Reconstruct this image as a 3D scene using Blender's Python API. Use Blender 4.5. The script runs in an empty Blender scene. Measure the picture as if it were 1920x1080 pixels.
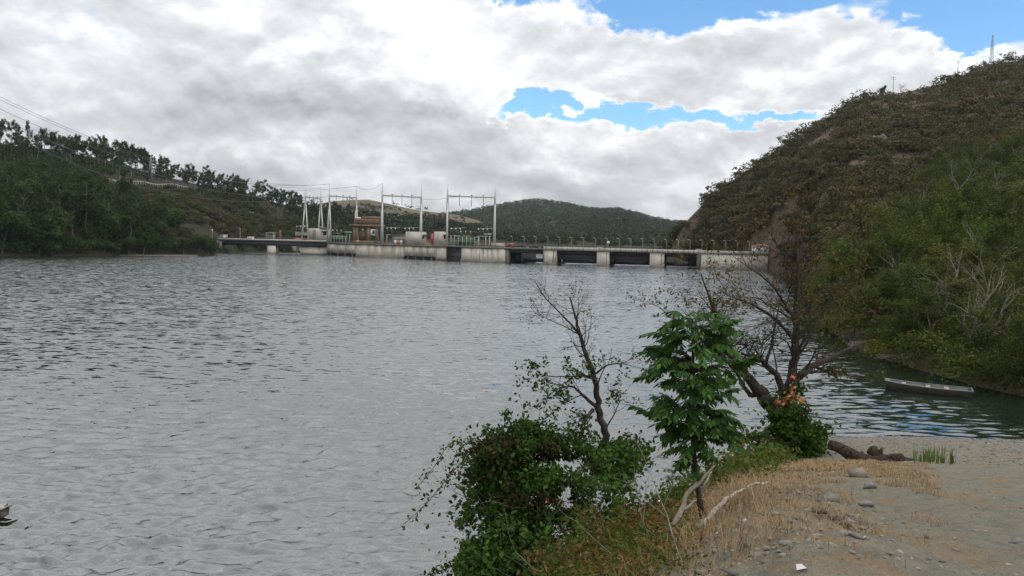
import bpy, math, random
import numpy as np
from mathutils import Vector, Matrix
R = math.radians
rng = np.random.default_rng(7)
random.seed(7)
S = bpy.context.scene
C = S.collection

# ------------------------------------------------------------------ camera
F = 1500.0            # focal length in photo pixels (1920 wide)
CAMZ = 9.0
PITCH, ROLL = math.atan(86 / F), R(1.3)
cam = bpy.data.cameras.new('camera'); cam.sensor_width = 36; cam.lens = 36 * F / 1920
cam.clip_start = 0.1; cam.clip_end = 20000
camo = bpy.data.objects.new('camera', cam); C.objects.link(camo)
CM = Matrix.Translation((0, 0, CAMZ)) @ Matrix.Rotation(R(90) - PITCH, 4, 'X') @ Matrix.Rotation(ROLL, 4, 'Z')
camo.matrix_world = CM
S.camera = camo
CR = np.array(CM.to_3x3())

def P(px, py, Y):
    """world point that lies Y metres ahead of the viewpoint and shows at photo pixel px,py"""
    d = CR @ np.array([(px - 960) / F, (540 - py) / F, -1.0])
    t = Y / d[1]
    return np.array([d[0] * t, Y, CAMZ + d[2] * t])

def PZ(px, py, z=0.0):
    d = CR @ np.array([(px - 960) / F, (540 - py) / F, -1.0])
    t = (z - CAMZ) / d[2]
    return np.array([d[0] * t, d[1] * t, z])

def project(p):
    q = (np.asarray(p) - np.array([0, 0, CAMZ])) @ CR
    return 960 + F * q[..., 0] / -q[..., 2], 540 - F * q[..., 1] / -q[..., 2]

# ------------------------------------------------------------------ light and exposure
SUN_EL, SUN_AZ = R(48), R(118)          # azimuth clockwise from +Y
S.view_settings.view_transform = 'Standard'; S.view_settings.look = 'None'
S.view_settings.exposure = 0.0; S.view_settings.gamma = 1.0
S.view_settings.use_curve_mapping = False
sd = bpy.data.lights.new('sun', 'SUN'); sd.energy = .9; sd.angle = R(14); sd.color = (1, .95, .88)
so = bpy.data.objects.new('sun', sd); C.objects.link(so)
sdir = Vector((math.sin(SUN_AZ) * math.cos(SUN_EL), math.cos(SUN_AZ) * math.cos(SUN_EL), math.sin(SUN_EL)))
so.rotation_euler = sdir.to_track_quat('Z', 'Y').to_euler()

class NT:
    """terse node-tree helper"""
    def __init__(s, nt): s.nt = nt
    def n(s, t, **k):
        x = s.nt.nodes.new(t)
        for a, v in k.items():
            if a.startswith('i_'):
                x.inputs[a[2:].replace('_', ' ')].default_value = v
            else: setattr(x, a, v)
        return x
    def l(s, a, b): s.nt.links.new(a, b)
    def m(s, op, a, b=None, c=None, clamp=False):
        x = s.nt.nodes.new('ShaderNodeMath'); x.operation = op; x.use_clamp = clamp
        for i, v in enumerate((a, b, c)):
            if v is None: continue
            if hasattr(v, 'is_linked') or hasattr(v, 'links'): s.l(v, x.inputs[i])
            else: x.inputs[i].default_value = v
        return x.outputs[0]
    def ss(s, x, a, b):
        q = s.nt.nodes.new('ShaderNodeMapRange'); q.interpolation_type = 'SMOOTHSTEP'
        s.l(x, q.inputs[0]); q.inputs[1].default_value = a; q.inputs[2].default_value = b
        return q.outputs[0]
    def noise(s, vec, scale, detail=4, rough=.5, dist=0.0):
        x = s.n('ShaderNodeTexNoise'); x.inputs['Scale'].default_value = scale
        x.inputs['Detail'].default_value = detail; x.inputs['Roughness'].default_value = rough
        x.inputs['Distortion'].default_value = dist
        if vec is not None: s.l(vec, x.inputs['Vector'])
        return x.outputs['Fac']
    def ramp(s, fac, stops):
        x = s.n('ShaderNodeValToRGB'); e = x.color_ramp.elements
        while len(e) < len(stops): e.new(.5)
        for el, (p, c) in zip(e, stops): el.position = p; el.color = (*c, 1)
        s.l(fac, x.inputs[0]); return x.outputs[0]
    def mix(s, fac, a, b, mode='MIX'):
        x = s.n('ShaderNodeMix', data_type='RGBA', blend_type=mode)
        for i, v in ((0, fac), (6, a), (7, b)):
            if hasattr(v, 'links'): s.l(v, x.inputs[i])
            elif i == 0: x.inputs[0].default_value = v
            else: x.inputs[i].default_value = (*v, 1)
        return x.outputs[2]

# ------------------------------------------------------------------ world: daylight sky with broken cumulus
W = bpy.data.worlds.new('World'); S.world = W; W.use_nodes = True
W.node_tree.nodes.clear()
w = NT(W.node_tree)
sky = w.n('ShaderNodeTexSky', sky_type='NISHITA', sun_disc=False, sun_elevation=SUN_EL, sun_rotation=SUN_AZ,
          altitude=100, air_density=1.0, dust_density=.3, ozone_density=1.5)
tc = w.n('ShaderNodeTexCoord').outputs['Generated']
sep = w.n('ShaderNodeSeparateXYZ'); w.l(tc, sep.inputs[0])
dx, dy, dz = sep.outputs
az = w.m('ARCTAN2', dx, dy)
el = w.m('ARCSINE', dz)

def cloud_noise(lift, scale, detail, rough, seed, dist=.25):
    z = w.m('ADD', w.m('ABSOLUTE', w.m('ADD', dz, lift)), .30)
    cv = w.n('ShaderNodeCombineXYZ')
    w.l(w.m('DIVIDE', dx, z), cv.inputs[0]); w.l(w.m('DIVIDE', dy, z), cv.inputs[1]); cv.inputs[2].default_value = seed
    return w.noise(cv.outputs[0], scale, detail, rough, dist)
def puff_noise(lift, scale, detail, rough, seed, dist=.25):
    cv = w.n('ShaderNodeCombineXYZ')
    w.l(w.m('ADD', dx, seed), cv.inputs[0]); w.l(dy, cv.inputs[1]); w.l(w.m('MULTIPLY', w.m('ADD', dz, lift), 1.7), cv.inputs[2])
    return w.noise(cv.outputs[0], scale, detail, rough, dist)

def sky_blob(px, py, sx, sy, amp):
    d = CR @ np.array([(px - 960) / F, (540 - py) / F, -1.0]); d /= np.linalg.norm(d)
    a0, e0 = math.atan2(d[0], d[1]), math.asin(d[2])
    u = w.m('MULTIPLY', w.m('SUBTRACT', azw, a0), F / sx)
    v = w.m('MULTIPLY', w.m('SUBTRACT', elw, e0), F / sy)
    r2 = w.m('ADD', w.m('MULTIPLY', u, u), w.m('MULTIPLY', v, v))
    return w.m('MULTIPLY', w.m('EXPONENT', w.m('MULTIPLY', r2, -1.0)), amp)

def blob_sum(L):
    t = None
    for b in L:
        x = sky_blob(*b); t = x if t is None else w.m('ADD', t, x)
    return t
n_a = cloud_noise(0, 1.25, 9, .5, 3.1)
n_b = cloud_noise(.05, 1.25, 9, .5, 3.1)
n_c = puff_noise(0, 7.5, 9, .58, 8.7, .15)
n_d = puff_noise(.016, 7.5, 9, .58, 8.7, .15)
azw = w.m('ADD', az, w.m('MULTIPLY', w.m('SUBTRACT', n_a, .5), .12)); elw = w.m('ADD', w.m('ADD', el, w.m('MULTIPLY', w.m('SUBTRACT', n_c, .5), .07)), w.m('MULTIPLY', w.m('SUBTRACT', n_a, .5), .06))
n_e = puff_noise(0, 24, 6, .6, 2.3, .2); azw = w.m('ADD', azw, w.m('MULTIPLY', w.m('SUBTRACT', n_e, .5), .10)); elw = w.m('ADD', elw, w.m('MULTIPLY', w.m('SUBTRACT', n_e, .5), .06))
gaps = blob_sum([(1010, -35, 110, 48, -.55), (1215, 2, 105, 56, -.68), (1330, -20, 150, 52, -.6), (1530, -20, 130, 46, -.55),
                 (1790, 0, 100, 62, -.62), (1890, 34, 75, 58, -.66), (915, 0, 26, 20, -.3),
                 (950, 204, 66, 17, -.42), (1050, 212, 90, 16, -.4), (1190, 216, 90, 16, -.34), (1340, 222, 170, 19, -.42), (1470, 214, 70, 16, -.4),
                 (720, 325, 60, 18, -.16), (640, 345, 50, 14, -.1), (1200, 395, 70, 14, -.12)])
dens = w.m('ADD', w.m('ADD', w.m('MULTIPLY', w.m('SUBTRACT', n_a, .5), .75), w.m('MULTIPLY', w.m('SUBTRACT', n_c, .5), 1.0)), w.m('ADD', gaps, .36))
mask = w.ss(dens, -.08, .12)
tone = blob_sum([(250, 190, 520, 95, -.15), (700, 210, 300, 60, -.11), (150, 70, 300, 70, -.03), (820, 255, 150, 40, -.08),
                 (1560, 110, 330, 90, .03), (1000, 110, 260, 70, .03), (1100, 330, 230, 25, -.12), (560, 25, 320, 45, .06),
                 (1330, 270, 200, 40, .03), (460, 275, 200, 30, .12), (860, 330, 150, 22, -.06), (1180, 260, 300, 22, .06)])
lit = w.m('ADD', w.m('MULTIPLY', w.m('SUBTRACT', n_a, n_b), 1.0), w.m('MULTIPLY', w.m('SUBTRACT', n_c, n_d), 1.15))
bright = w.m('ADD', w.m('ADD', w.m('SUBTRACT', .625, w.m('MULTIPLY', w.m('SUBTRACT', n_a, .5), .45)), lit), tone, clamp=True)
edge = w.m('MULTIPLY', w.m('SUBTRACT', 1.0, w.ss(dens, .05, .3)), .16)
bright = w.m('ADD', bright, edge, clamp=True)
ccol = w.ramp(bright, [(0, (.22, .235, .26)), (.32, (.36, .375, .405)), (.62, (.63, .645, .67)), (.85, (.97, .98, 1.0)), (1, (1.14, 1.14, 1.14))])
bg1 = w.n('ShaderNodeBackground'); bg1.inputs[1].default_value = .15; w.l(w.mix(1.0, sky.outputs[0], (.82, 1.12, 1.3), 'MULTIPLY'), bg1.inputs[0])
# overcast luminance rises from the horizon to the zenith
bg2 = w.n('ShaderNodeBackground'); w.l(ccol, bg2.inputs[0]); w.l(w.m('ADD', .95, w.m('MULTIPLY', w.m('MAXIMUM', dz, 0.0), 1.6)), bg2.inputs[1])
mx = w.n('ShaderNodeMixShader'); w.l(mask, mx.inputs[0]); w.l(bg1.outputs[0], mx.inputs[1]); w.l(bg2.outputs[0], mx.inputs[2])
wo = w.n('ShaderNodeOutputWorld'); w.l(mx.outputs[0], wo.inputs[0])

S.cycles.max_bounces = 6; S.cycles.diffuse_bounces = 3; S.cycles.glossy_bounces = 3
S.cycles.transmission_bounces = 3; S.cycles.transparent_max_bounces = 4; S.cycles.volume_bounces = 0
S.cycles.use_denoising = True
S.cycles.caustics_reflective = False; S.cycles.caustics_refractive = False

# ------------------------------------------------------------------ materials
def new_mat(name):
    m = bpy.data.materials.new(name); m.use_nodes = True; m.node_tree.nodes.clear()
    t = NT(m.node_tree)
    b = t.n('ShaderNodeBsdfPrincipled'); o = t.n('ShaderNodeOutputMaterial'); t.l(b.outputs[0], o.inputs[0])
    return m, t, b, o

def plain(name, col, rough=.6, metal=0.0, var=.25, scale=3.0, bump=0.0, col2=None, spec=.5):
    """painted or bare surface with uneven wear"""
    m, t, b, o = new_mat(name)
    g = t.n('ShaderNodeTexCoord').outputs['Object']
    f = t.noise(g, scale, 6, .6)
    c2 = col2 or tuple(c * (1 - var) for c in col)
    t.l(t.mix(t.ss(f, .35, .68), col, c2), b.inputs['Base Color'])
    b.inputs['Roughness'].default_value = rough; b.inputs['Metallic'].default_value = metal
    b.inputs['Specular IOR Level'].default_value = spec
    if bump:
        bp = t.n('ShaderNodeBump'); bp.inputs['Strength'].default_value = bump; bp.inputs['Distance'].default_value = .05
        t.l(t.noise(g, scale * 6, 5), bp.inputs['Height']); t.l(bp.outputs[0], b.inputs['Normal'])
    return m

def concrete(name, col, streak=.85, tide=True):
    m, t, b, o = new_mat(name)
    g = t.n('ShaderNodeNewGeometry').outputs['Position']
    mp = t.n('ShaderNodeMapping'); mp.inputs['Scale'].default_value = (1.1, .35, .07); t.l(g, mp.inputs[0])
    s1 = t.noise(mp.outputs[0], 1.0, 5, .65)
    f2 = t.noise(g, .25, 6, .6)
    c = t.mix(t.ss(f2, .3, .7), col, tuple(x * .78 for x in col))
    c = t.mix(t.m('MULTIPLY', t.ss(s1, .54, .70), streak), c, (.06, .055, .05))
    if tide:
        sp = t.n('ShaderNodeSeparateXYZ'); t.l(g, sp.inputs[0])
        h = t.m('ADD', sp.outputs[2], t.m('MULTIPLY', f2, .8))
        c = t.mix(t.m('MULTIPLY', t.m('SUBTRACT', 1.0, t.ss(h, .7, 1.6)), .72), c, (.075, .068, .05))
    t.l(c, b.inputs['Base Color']); b.inputs['Roughness'].default_value = .85; b.inputs['Specular IOR Level'].default_value = .2
    bp = t.n('ShaderNodeBump'); bp.inputs['Strength'].default_value = .3; bp.inputs['Distance'].default_value = .05
    t.l(t.noise(g, 3, 5), bp.inputs['Height']); t.l(bp.outputs[0], b.inputs['Normal'])
    return m

def foliage(name, stops, transl=.2, rnd=.35, rough=.6, gloss=.1):
    """leaf material: colour picked by a per-leaf tint attribute and a per-plant random"""
    m, t, b, o = new_mat(name)
    at = t.n('ShaderNodeAttribute', attribute_name='tint').outputs['Fac']
    oi = t.n('ShaderNodeObjectInfo').outputs['Random']
    f = t.m('ADD', at, t.m('MULTIPLY', t.m('SUBTRACT', oi, .5), rnd), clamp=True)
    stops = [tuple(max(0.001, sum(q) / 3 + (v - sum(q) / 3) * (.95 if 'grass' in name else 1.25)) for v in q) for q in stops]
    k = len(stops)
    c = t.ramp(f, [(i / (k - 1), s) for i, s in enumerate(stops)])
    t.l(c, b.inputs['Base Color']); b.inputs['Roughness'].default_value = rough; b.inputs['Specular IOR Level'].default_value = gloss
    tr = t.n('ShaderNodeBsdfTranslucent'); t.l(t.mix(.35, c, (.16, .2, .03)), tr.inputs[0])
    mx = t.n('ShaderNodeMixShader'); mx.inputs[0].default_value = transl
    t.l(b.outputs[0], mx.inputs[1]); t.l(tr.outputs[0], mx.inputs[2]); t.l(mx.outputs[0], o.inputs[0])
    return m

def bark(name, col, col2):
    m, t, b, o = new_mat(name)
    g = t.n('ShaderNodeTexCoord').outputs['Object']
    mp = t.n('ShaderNodeMapping'); mp.inputs['Scale'].default_value = (1, 1, .25); t.l(g, mp.inputs[0])
    f = t.noise(mp.outputs[0], 14, 6, .65)
    t.l(t.mix(t.ss(f, .35, .65), col, col2), b.inputs['Base Color']); b.inputs['Roughness'].default_value = .85
    b.inputs['Specular IOR Level'].default_value = .2
    bp = t.n('ShaderNodeBump'); bp.inputs['Strength'].default_value = .6; bp.inputs['Distance'].default_value = .02
    t.l(f, bp.inputs['Height']); t.l(bp.outputs[0], b.inputs['Normal'])
    return m

def hill_mat(name, a, b_, c_, sc):
    m, t, b, o = new_mat(name)
    g = t.n('ShaderNodeNewGeometry').outputs['Position']
    f1 = t.noise(g, sc, 7, .62); f2 = t.noise(g, sc * 6, 6, .6)
    c = t.mix(t.ss(f1, .42, .6), a, b_)
    c = t.mix(t.m('MULTIPLY', t.ss(f2, .52, .68), .8), c, c_)
    t.l(c, b.inputs['Base Color']); b.inputs['Roughness'].default_value = .95; b.inputs['Specular IOR Level'].default_value = .1
    bp = t.n('ShaderNodeBump'); bp.inputs['Strength'].default_value = .9; bp.inputs['Distance'].default_value = 1.2
    t.l(f2, bp.inputs['Height']); t.l(bp.outputs[0], b.inputs['Normal'])
    return m

M = {}
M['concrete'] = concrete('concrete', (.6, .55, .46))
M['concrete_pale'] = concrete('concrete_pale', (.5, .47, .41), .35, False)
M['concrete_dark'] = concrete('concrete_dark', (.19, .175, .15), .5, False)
M['gate_steel'] = plain('gate_steel', (.085, .08, .085), .6, .0, .35, .6, .1)
M['near_black'] = plain('near_black', (.03, .03, .034), .6, 0, .3, .8)
M['shade_black'] = plain('shade_black', (.02, .02, .022), .9, 0, .2, 1)  # near-black colour stands in for shade in wall gaps and spillway bays
M['frame_paint'] = plain('frame_paint', (.58, .59, .56), .5, 0, .2, 1.2)
M['rust_orange'] = plain('rust_orange', (.2, .125, .08), .75, 0, .4, .9, .1, (.14, .085, .058))
M['rust_dark'] = plain('rust_dark', (.12, .062, .042), .8, 0, .4, 1.1)
M['white_paint'] = plain('white_paint', (.68, .68, .66), .5, 0, .15, 2)
M['red_paint'] = plain('red_paint', (.38, .05, .035), .5, 0, .3, 2)
M['orange_paint'] = plain('orange_paint', (.55, .17, .06), .5, 0, .3, 2)
M['green_paint'] = plain('green_paint', (.06, .135, .05), .55, 0, .35, 1.4)
M['grey_metal'] = plain('grey_metal', (.3, .31, .31), .45, .3, .25, 2)
M['insulator'] = plain('insulator', (.09, .04, .03), .3, 0, .2, 4)
M['wire'] = plain('wire', (.12, .12, .13), .5, .3, .1, 1)
M['glass_dark'] = plain('glass_dark', (.03, .035, .04), .12, 0, .2, 1)
M['tyre'] = plain('tyre', (.02, .02, .02), .9, 0, .2, 4)
M['roof_tile'] = plain('roof_tile', (.3, .12, .07), .8, 0, .3, 3)
M['yellow_paint'] = plain('yellow_paint', (.5, .34, .05), .55, 0, .3, 2)
M['boat'] = plain('boat', (.17, .18, .18), .65, 0, .4, 2.5, .15, (.11, .11, .105))
M['boat_out'] = plain('boat_out', (.04, .036, .03), .75, 0, .4, 2.0, .15, (.075, .065, .05))
M['boat_pale'] = plain('boat_pale', (.36, .35, .3), .5, 0, .25, 3)
M['litter'] = plain('litter', (.5, .5, .5), .7, 0, .1, 8)
M['bark_dark'] = bark('bark_dark', (.02, .016, .013), (.062, .05, .04))
M['bark_brown'] = bark('bark_brown', (.06, .045, .034), (.13, .1, .075))
M['bark_grey'] = bark('bark_grey', (.13, .115, .1), (.28, .255, .22))
M['dead_wood'] = bark('dead_wood', (.24, .21, .165), (.42, .38, .31))
M['log_bark'] = bark('log_bark', (.012, .009, .007), (.06, .038, .024))
M['stone'] = plain('stone', (.24, .205, .155), .9, 0, .35, 5, .4)
M['stone_grey'] = plain('stone_grey', (.19, .19, .17), .9, 0, .4, 5, .4)
M['rock_bank'] = plain('rock_bank', (.13, .11, .09), .9, 0, .5, 1.6, .6)
G = dict(
    hill=[(0.048, 0.0296, 0.0216), (0.072, 0.0449, 0.0313), (0.027, 0.0264, 0.0124), (0.048, 0.0449, 0.0194), (0.078, 0.0676, 0.0324), (0.093, 0.0634, 0.0405)],
    euca=[(0.0136, 0.0214, 0.0094), (0.0198, 0.0328, 0.0118), (0.031, 0.0485, 0.0177), (0.0465, 0.0628, 0.0247)],
    bank=[(0.0123, 0.02, 0.0074), (0.0247, 0.0383, 0.0111), (0.0462, 0.0633, 0.0166), (0.0807, 0.0915, 0.0241), (0.1153, 0.0981, 0.0315)],
    bright=[(0.0231, 0.0398, 0.0092), (0.0442, 0.0696, 0.0138), (0.068, 0.0961, 0.0214), (0.0952, 0.1127, 0.0321)],
    wood=[(0.011, 0.0216, 0.008), (0.0198, 0.0378, 0.012), (0.033, 0.0567, 0.016), (0.0572, 0.0756, 0.022)],  # leaf colours darkened to hold the cloud shadow over the left bank
    far=[(0.015, 0.0204, 0.0132), (0.021, 0.03, 0.0168), (0.03, 0.039, 0.0216), (0.042, 0.042, 0.027)],
    ailanthus=[(0.0182, 0.04, 0.0132), (0.0312, 0.0675, 0.0192), (0.0546, 0.105, 0.0312), (0.0975, 0.15, 0.054)],
    bramble=[(0.056, 0.028, 0.016), (0.0144, 0.024, 0.0088), (0.0224, 0.044, 0.012), (0.036, 0.072, 0.0176), (0.06, 0.1, 0.028), (0.04, 0.068, 0.024)],
    scrub=[(.075, .035, .02), (.12, .066, .032), (.15, .095, .045), (.055, .06, .02), (.04, .072, .016), (.07, .11, .028)],
    ivy=[(0.0144, 0.0256, 0.008), (0.0256, 0.048, 0.0112), (0.044, 0.076, 0.016), (0.064, 0.096, 0.024)],
    dry=[(.08, .035, .018), (.13, .07, .03), (.075, .08, .025), (.05, .075, .02)],
    sparse=[(.02, .03, .012), (.035, .055, .016), (.065, .07, .025), (.13, .055, .03)],
    peach=[(.42, .2, .11), (.52, .27, .16), (.36, .17, .1)],
    grass=[(.17, .085, .04), (.25, .15, .07), (.31, .22, .12), (.2, .16, .08)],
    sprout=[(.06, .085, .03), (.1, .13, .045), (.14, .17, .07)])
for k, v in G.items(): M['f_' + k] = foliage('foliage_' + k, v, rnd=.0 if k in ('peach', 'grass') else .35)
M['f_grass'].name = 'dry_grass_blades'

# ------------------------------------------------------------------ mesh helpers
class MB:
    """collects geometry for ONE mesh object"""
    def __init__(s): s.v = []; s.f = {}; s.n = 0; s.t = []; s.has_t = False
    def add(s, verts, faces, tint=None):
        verts = np.asarray(verts, float).reshape(-1, 3); faces = np.asarray(faces, int)
        s.v.append(verts); s.f.setdefault(faces.shape[1], []).append(faces + s.n); s.n += len(verts)
        if tint is None: tint = np.full(len(verts), .5)
        else: s.has_t = True
        s.t.append(np.broadcast_to(tint, (len(verts),)))
        return s
    def box(s, cx, cy, cz, sx, sy, sz, rz=0.0, taper=1.0):
        v = np.array([(x, y, z) for z in (-.5, .5) for x, y in ((-.5, -.5), (.5, -.5), (.5, .5), (-.5, .5))])
        v[4:, :2] *= taper
        v = v * (sx, sy, sz); c, q = math.cos(rz), math.sin(rz)
        v = np.c_[v[:, 0] * c - v[:, 1] * q + cx, v[:, 0] * q + v[:, 1] * c + cy, v[:, 2] + cz]
        return s.add(v, [(3, 2, 1, 0), (4, 5, 6, 7), (0, 1, 5, 4), (1, 2, 6, 5), (2, 3, 7, 6), (3, 0, 4, 7)])
    def slab(s, a, b, z0, z1, front, back):
        """wall slab between plan points a and b; front/back = offsets towards/away from the viewer"""
        a = np.asarray(a[:2], float); b = np.asarray(b[:2], float); d = (b - a) / np.linalg.norm(b - a)
        n = np.array([d[1], -d[0]])
        q = [a + n * front, b + n * front, b - n * back, a - n * back]
        v = [(*p, z) for z in (z0, z1) for p in q]
        return s.add(v, [(3, 2, 1, 0), (4, 5, 6, 7), (0, 1, 5, 4), (1, 2, 6, 5), (2, 3, 7, 6), (3, 0, 4, 7)])
    def tube(s, pts, rad, n=6, cap=True):
        pts = np.asarray(pts, float); k = len(pts); rad = np.broadcast_to(np.asarray(rad, float), (k,))
        tg = np.gradient(pts, axis=0); tg /= np.linalg.norm(tg, axis=1)[:, None] + 1e-9
        ref = np.array([0, 0, 1.0]) if abs(tg[0, 2]) < .9 else np.array([1.0, 0, 0])
        u = np.cross(tg, ref); u /= np.linalg.norm(u, axis=1)[:, None] + 1e-9
        w_ = np.cross(tg, u)
        a = np.arange(n) * 2 * math.pi / n
        v = pts[:, None] + rad[:, None, None] * (np.cos(a)[None, :, None] * u[:, None] + np.sin(a)[None, :, None] * w_[:, None])
        i = np.arange(k - 1)[:, None] * n; j = np.arange(n)[None]; j2 = (j + 1) % n
        f = np.stack([i + j, i + j2, i + n + j2, i + n + j], -1).reshape(-1, 4)
        b = s.n; s.add(v, f)
        if cap and n >= 3:
            s.f.setdefault(n, []).append(np.array([[b + x for x in range(n)][::-1], [b + (k - 1) * n + x for x in range(n)]]))
        return s
    def ball(s, c, r, nu=8, nv=5):
        th = np.linspace(-math.pi / 2 + .25, math.pi / 2 - .25, nv)
        c = np.asarray(c, float); r = np.broadcast_to(np.asarray(r, float), 3)
        a = np.arange(nu) * 2 * math.pi / nu
        v = np.stack([np.cos(th)[:, None] * np.cos(a), np.cos(th)[:, None] * np.sin(a), np.repeat(np.sin(th)[:, None], nu, 1)], -1) * r + c
        i = np.arange(nv - 1)[:, None] * nu; j = np.arange(nu)[None]; j2 = (j + 1) % nu
        b = s.n; s.add(v, np.stack([i + j, i + j2, i + nu + j2, i + nu + j], -1).reshape(-1, 4))
        s.f.setdefault(nu, []).append(np.array([[b + x for x in range(nu)][::-1], [b + (nv - 1) * nu + x for x in range(nu)]]))
        return s
    def leaves(s, c, size, g, tint, aspect=.55, up=.4, axis=None, fold=.12, nrm=None):
        """rhombic leaves, one folded quad each"""
        c = np.asarray(c, float); n = len(c); size = np.broadcast_to(np.asarray(size, float), (n,))
        a = g.normal(size=(n, 3)) if axis is None else axis + g.normal(size=(n, 3)) * .45
        a /= np.linalg.norm(a, axis=1)[:, None] + 1e-9
        nn = g.normal(size=(n, 3)) if nrm is None else g.normal(size=(n, 3)) * .55 + nrm * 1.6
        nn[:, 2] += up * (3 if nrm is None else .6)
        if nrm is not None: a = a - nn * (np.sum(a * nn, 1) / (np.sum(nn * nn, 1) + 1e-9))[:, None]; a /= np.linalg.norm(a, axis=1)[:, None] + 1e-9
        b = np.cross(nn, a); b /= np.linalg.norm(b, axis=1)[:, None] + 1e-9
        nn = np.cross(a, b)
        L = size[:, None]
        v = np.stack([c - a * L * .5, c + b * L * aspect * .5 + nn * L * fold, c + a * L * .5, c - b * L * aspect * .5 + nn * L * fold], 1)
        f = np.arange(n * 4).reshape(n, 4)
        return s.add(v, f, np.repeat(np.broadcast_to(tint, (n,)), 4))
    def mesh(s, name, mat, org=(0, 0, 0), smooth=False):
        v = np.concatenate(s.v) - np.asarray(org, float)
        me = bpy.data.meshes.new(name)
        me.vertices.add(len(v)); me.vertices.foreach_set('co', v.astype(np.float32).ravel())
        idx, st, p = [], [], 0
        for k, L in s.f.items():
            fa = np.concatenate(L); idx.append(fa.ravel()); st.append(p + np.arange(len(fa)) * k); p += fa.size
        idx = np.concatenate(idx).astype(np.int32); st = np.concatenate(st).astype(np.int32)
        me.loops.add(len(idx)); me.loops.foreach_set('vertex_index', idx)
        me.polygons.add(len(st)); me.polygons.foreach_set('loop_start', st)
        if smooth: me.polygons.foreach_set('use_smooth', np.ones(len(st), bool))
        if s.has_t:
            at = me.attributes.new('tint', 'FLOAT', 'POINT'); at.data.foreach_set('value', np.concatenate(s.t).astype(np.float32))
        me.materials.append(mat if not isinstance(mat, str) else M[mat])
        me.update(calc_edges=True); me.validate()
        return me

def tag(o, label=None, cat=None, group=None, kind=None):
    for k, v in (('label', label), ('category', cat), ('group', group), ('kind', kind)):
        if v: o[k] = v
    return o
def thing(name, label, cat, loc=(0, 0, 0), rz=0.0, group=None):
    o = bpy.data.objects.new(name, None); C.objects.link(o); o.location = Vector(loc); o.rotation_euler = (0, 0, rz)
    o.empty_display_size = .2
    return tag(o, label, cat, group)
def part(name, mb, mat=None, parent=None, smooth=False, org=None, kind=None):
    """mesh in its parent's local frame; org = world point to subtract when mb was built in world coordinates"""
    me = mb if isinstance(mb, bpy.types.Mesh) else mb.mesh(name, mat, org if org is not None else (0, 0, 0), smooth)
    o = bpy.data.objects.new(name, me); C.objects.link(o)
    if parent is not None: o.parent = parent
    elif org is not None: o.location = Vector(org)
    if kind: o['kind'] = kind
    return o
def single(name, mb, mat, label, cat, org, group=None, smooth=False):
    return tag(part(name, mb, mat, None, smooth, org), label, cat, group)

def vn(x, y, seed=0.0):
    ix, iy = np.floor(x), np.floor(y); fx, fy = x - ix, y - iy
    fx = fx * fx * (3 - 2 * fx); fy = fy * fy * (3 - 2 * fy)
    def h(a, b):
        q = np.sin(a * 127.1 + b * 311.7 + seed * 74.7) * 43758.5453
        return q - np.floor(q)
    return (h(ix, iy) * (1 - fx) + h(ix + 1, iy) * fx) * (1 - fy) + (h(ix, iy + 1) * (1 - fx) + h(ix + 1, iy + 1) * fx) * fy
def fbm(x, y, oct=4, seed=0.0, gain=.5):
    t, a, n = 0, 1.0, 0
    for i in range(oct):
        t = t + a * vn(x * 2 ** i, y * 2 ** i, seed + i); n += a; a *= gain
    return t / n - .5

def grid_mesh(name, V, mat, smooth=True):
    nu, nv = V.shape[:2]
    i = np.arange(nu - 1)[:, None] * nv; j = np.arange(nv - 1)[None]
    f = np.stack([i + j, i + nv + j, i + nv + j + 1, i + j + 1], -1).reshape(-1, 4)
    m = MB(); m.add(V.reshape(-1, 3), f)
    return m.mesh(name, mat, smooth=smooth)

# ------------------------------------------------------------------ hills: slopes lofted from a shoreline to a ridge
class Hill:
    def __init__(s, foot, ridge, power=.8, amp=2.0, nscale=40, seed=1.0, back=.4):
        s.foot = np.array([(*p, 0.0)[:3] if len(p) == 2 else p for p in foot], float); s.ridge = np.array(ridge, float)
        s.k = np.linspace(0, 1, len(foot)); s.power, s.amp, s.ns, s.seed, s.back = power, amp, nscale, seed, back
    def at(s, u, v):
        u = np.asarray(u, float); v = np.asarray(v, float)
        f = np.stack([np.interp(u, s.k, s.foot[:, i]) for i in range(3)], -1)
        r = np.stack([np.interp(u, s.k, s.ridge[:, i]) for i in range(3)], -1)
        p = f + (r - f) * v[..., None]
        pw = s.power if np.isscalar(s.power) else np.interp(u, s.power[0], s.power[1])
        z = f[..., 2] + (r[..., 2] - f[..., 2]) * np.clip(v, 0, 1) ** pw
        z = np.where(v < 0, f[..., 2] + v * 60, z)
        z = np.where(v > 1, r[..., 2] * (1 - np.clip((v - 1) / s.back, 0, 1) ** 1.6 * .8), z)
        env = np.clip(v * 6, 0, 1) * (1 - .75 * np.clip((v - .8) / .2, 0, 1))
        z = z + s.amp * 2 * fbm(p[..., 0] / s.ns, p[..., 1] / s.ns, 4, s.seed) * env
        p[..., 2] = z
        return p
    def build(s, name, mat, nu=120, nv=90):
        u, v = np.meshgrid(np.linspace(0, 1, nu), np.r_[-.04, np.linspace(0, 1 + s.back, nv)], indexing='ij')
        o = part(name, grid_mesh(name, s.at(u, v), mat), None); o['kind'] = 'structure'; return o

M['hill_right'] = hill_mat('hill_right', (.095, .066, .047), (.055, .05, .032), (.15, .098, .07), .02)
M['hill_left'] = hill_mat('hill_left', (.032, .03, .018), (.022, .026, .013), (.062, .042, .028), .015)
M['hill_grass'] = hill_mat('hill_grass', (.135, .112, .068), (.095, .08, .052), (.055, .054, .035), .012)
M['hill_wood'] = hill_mat('hill_wood', (.03, .034, .022), (.05, .042, .03), (.08, .058, .042), .01)

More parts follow.
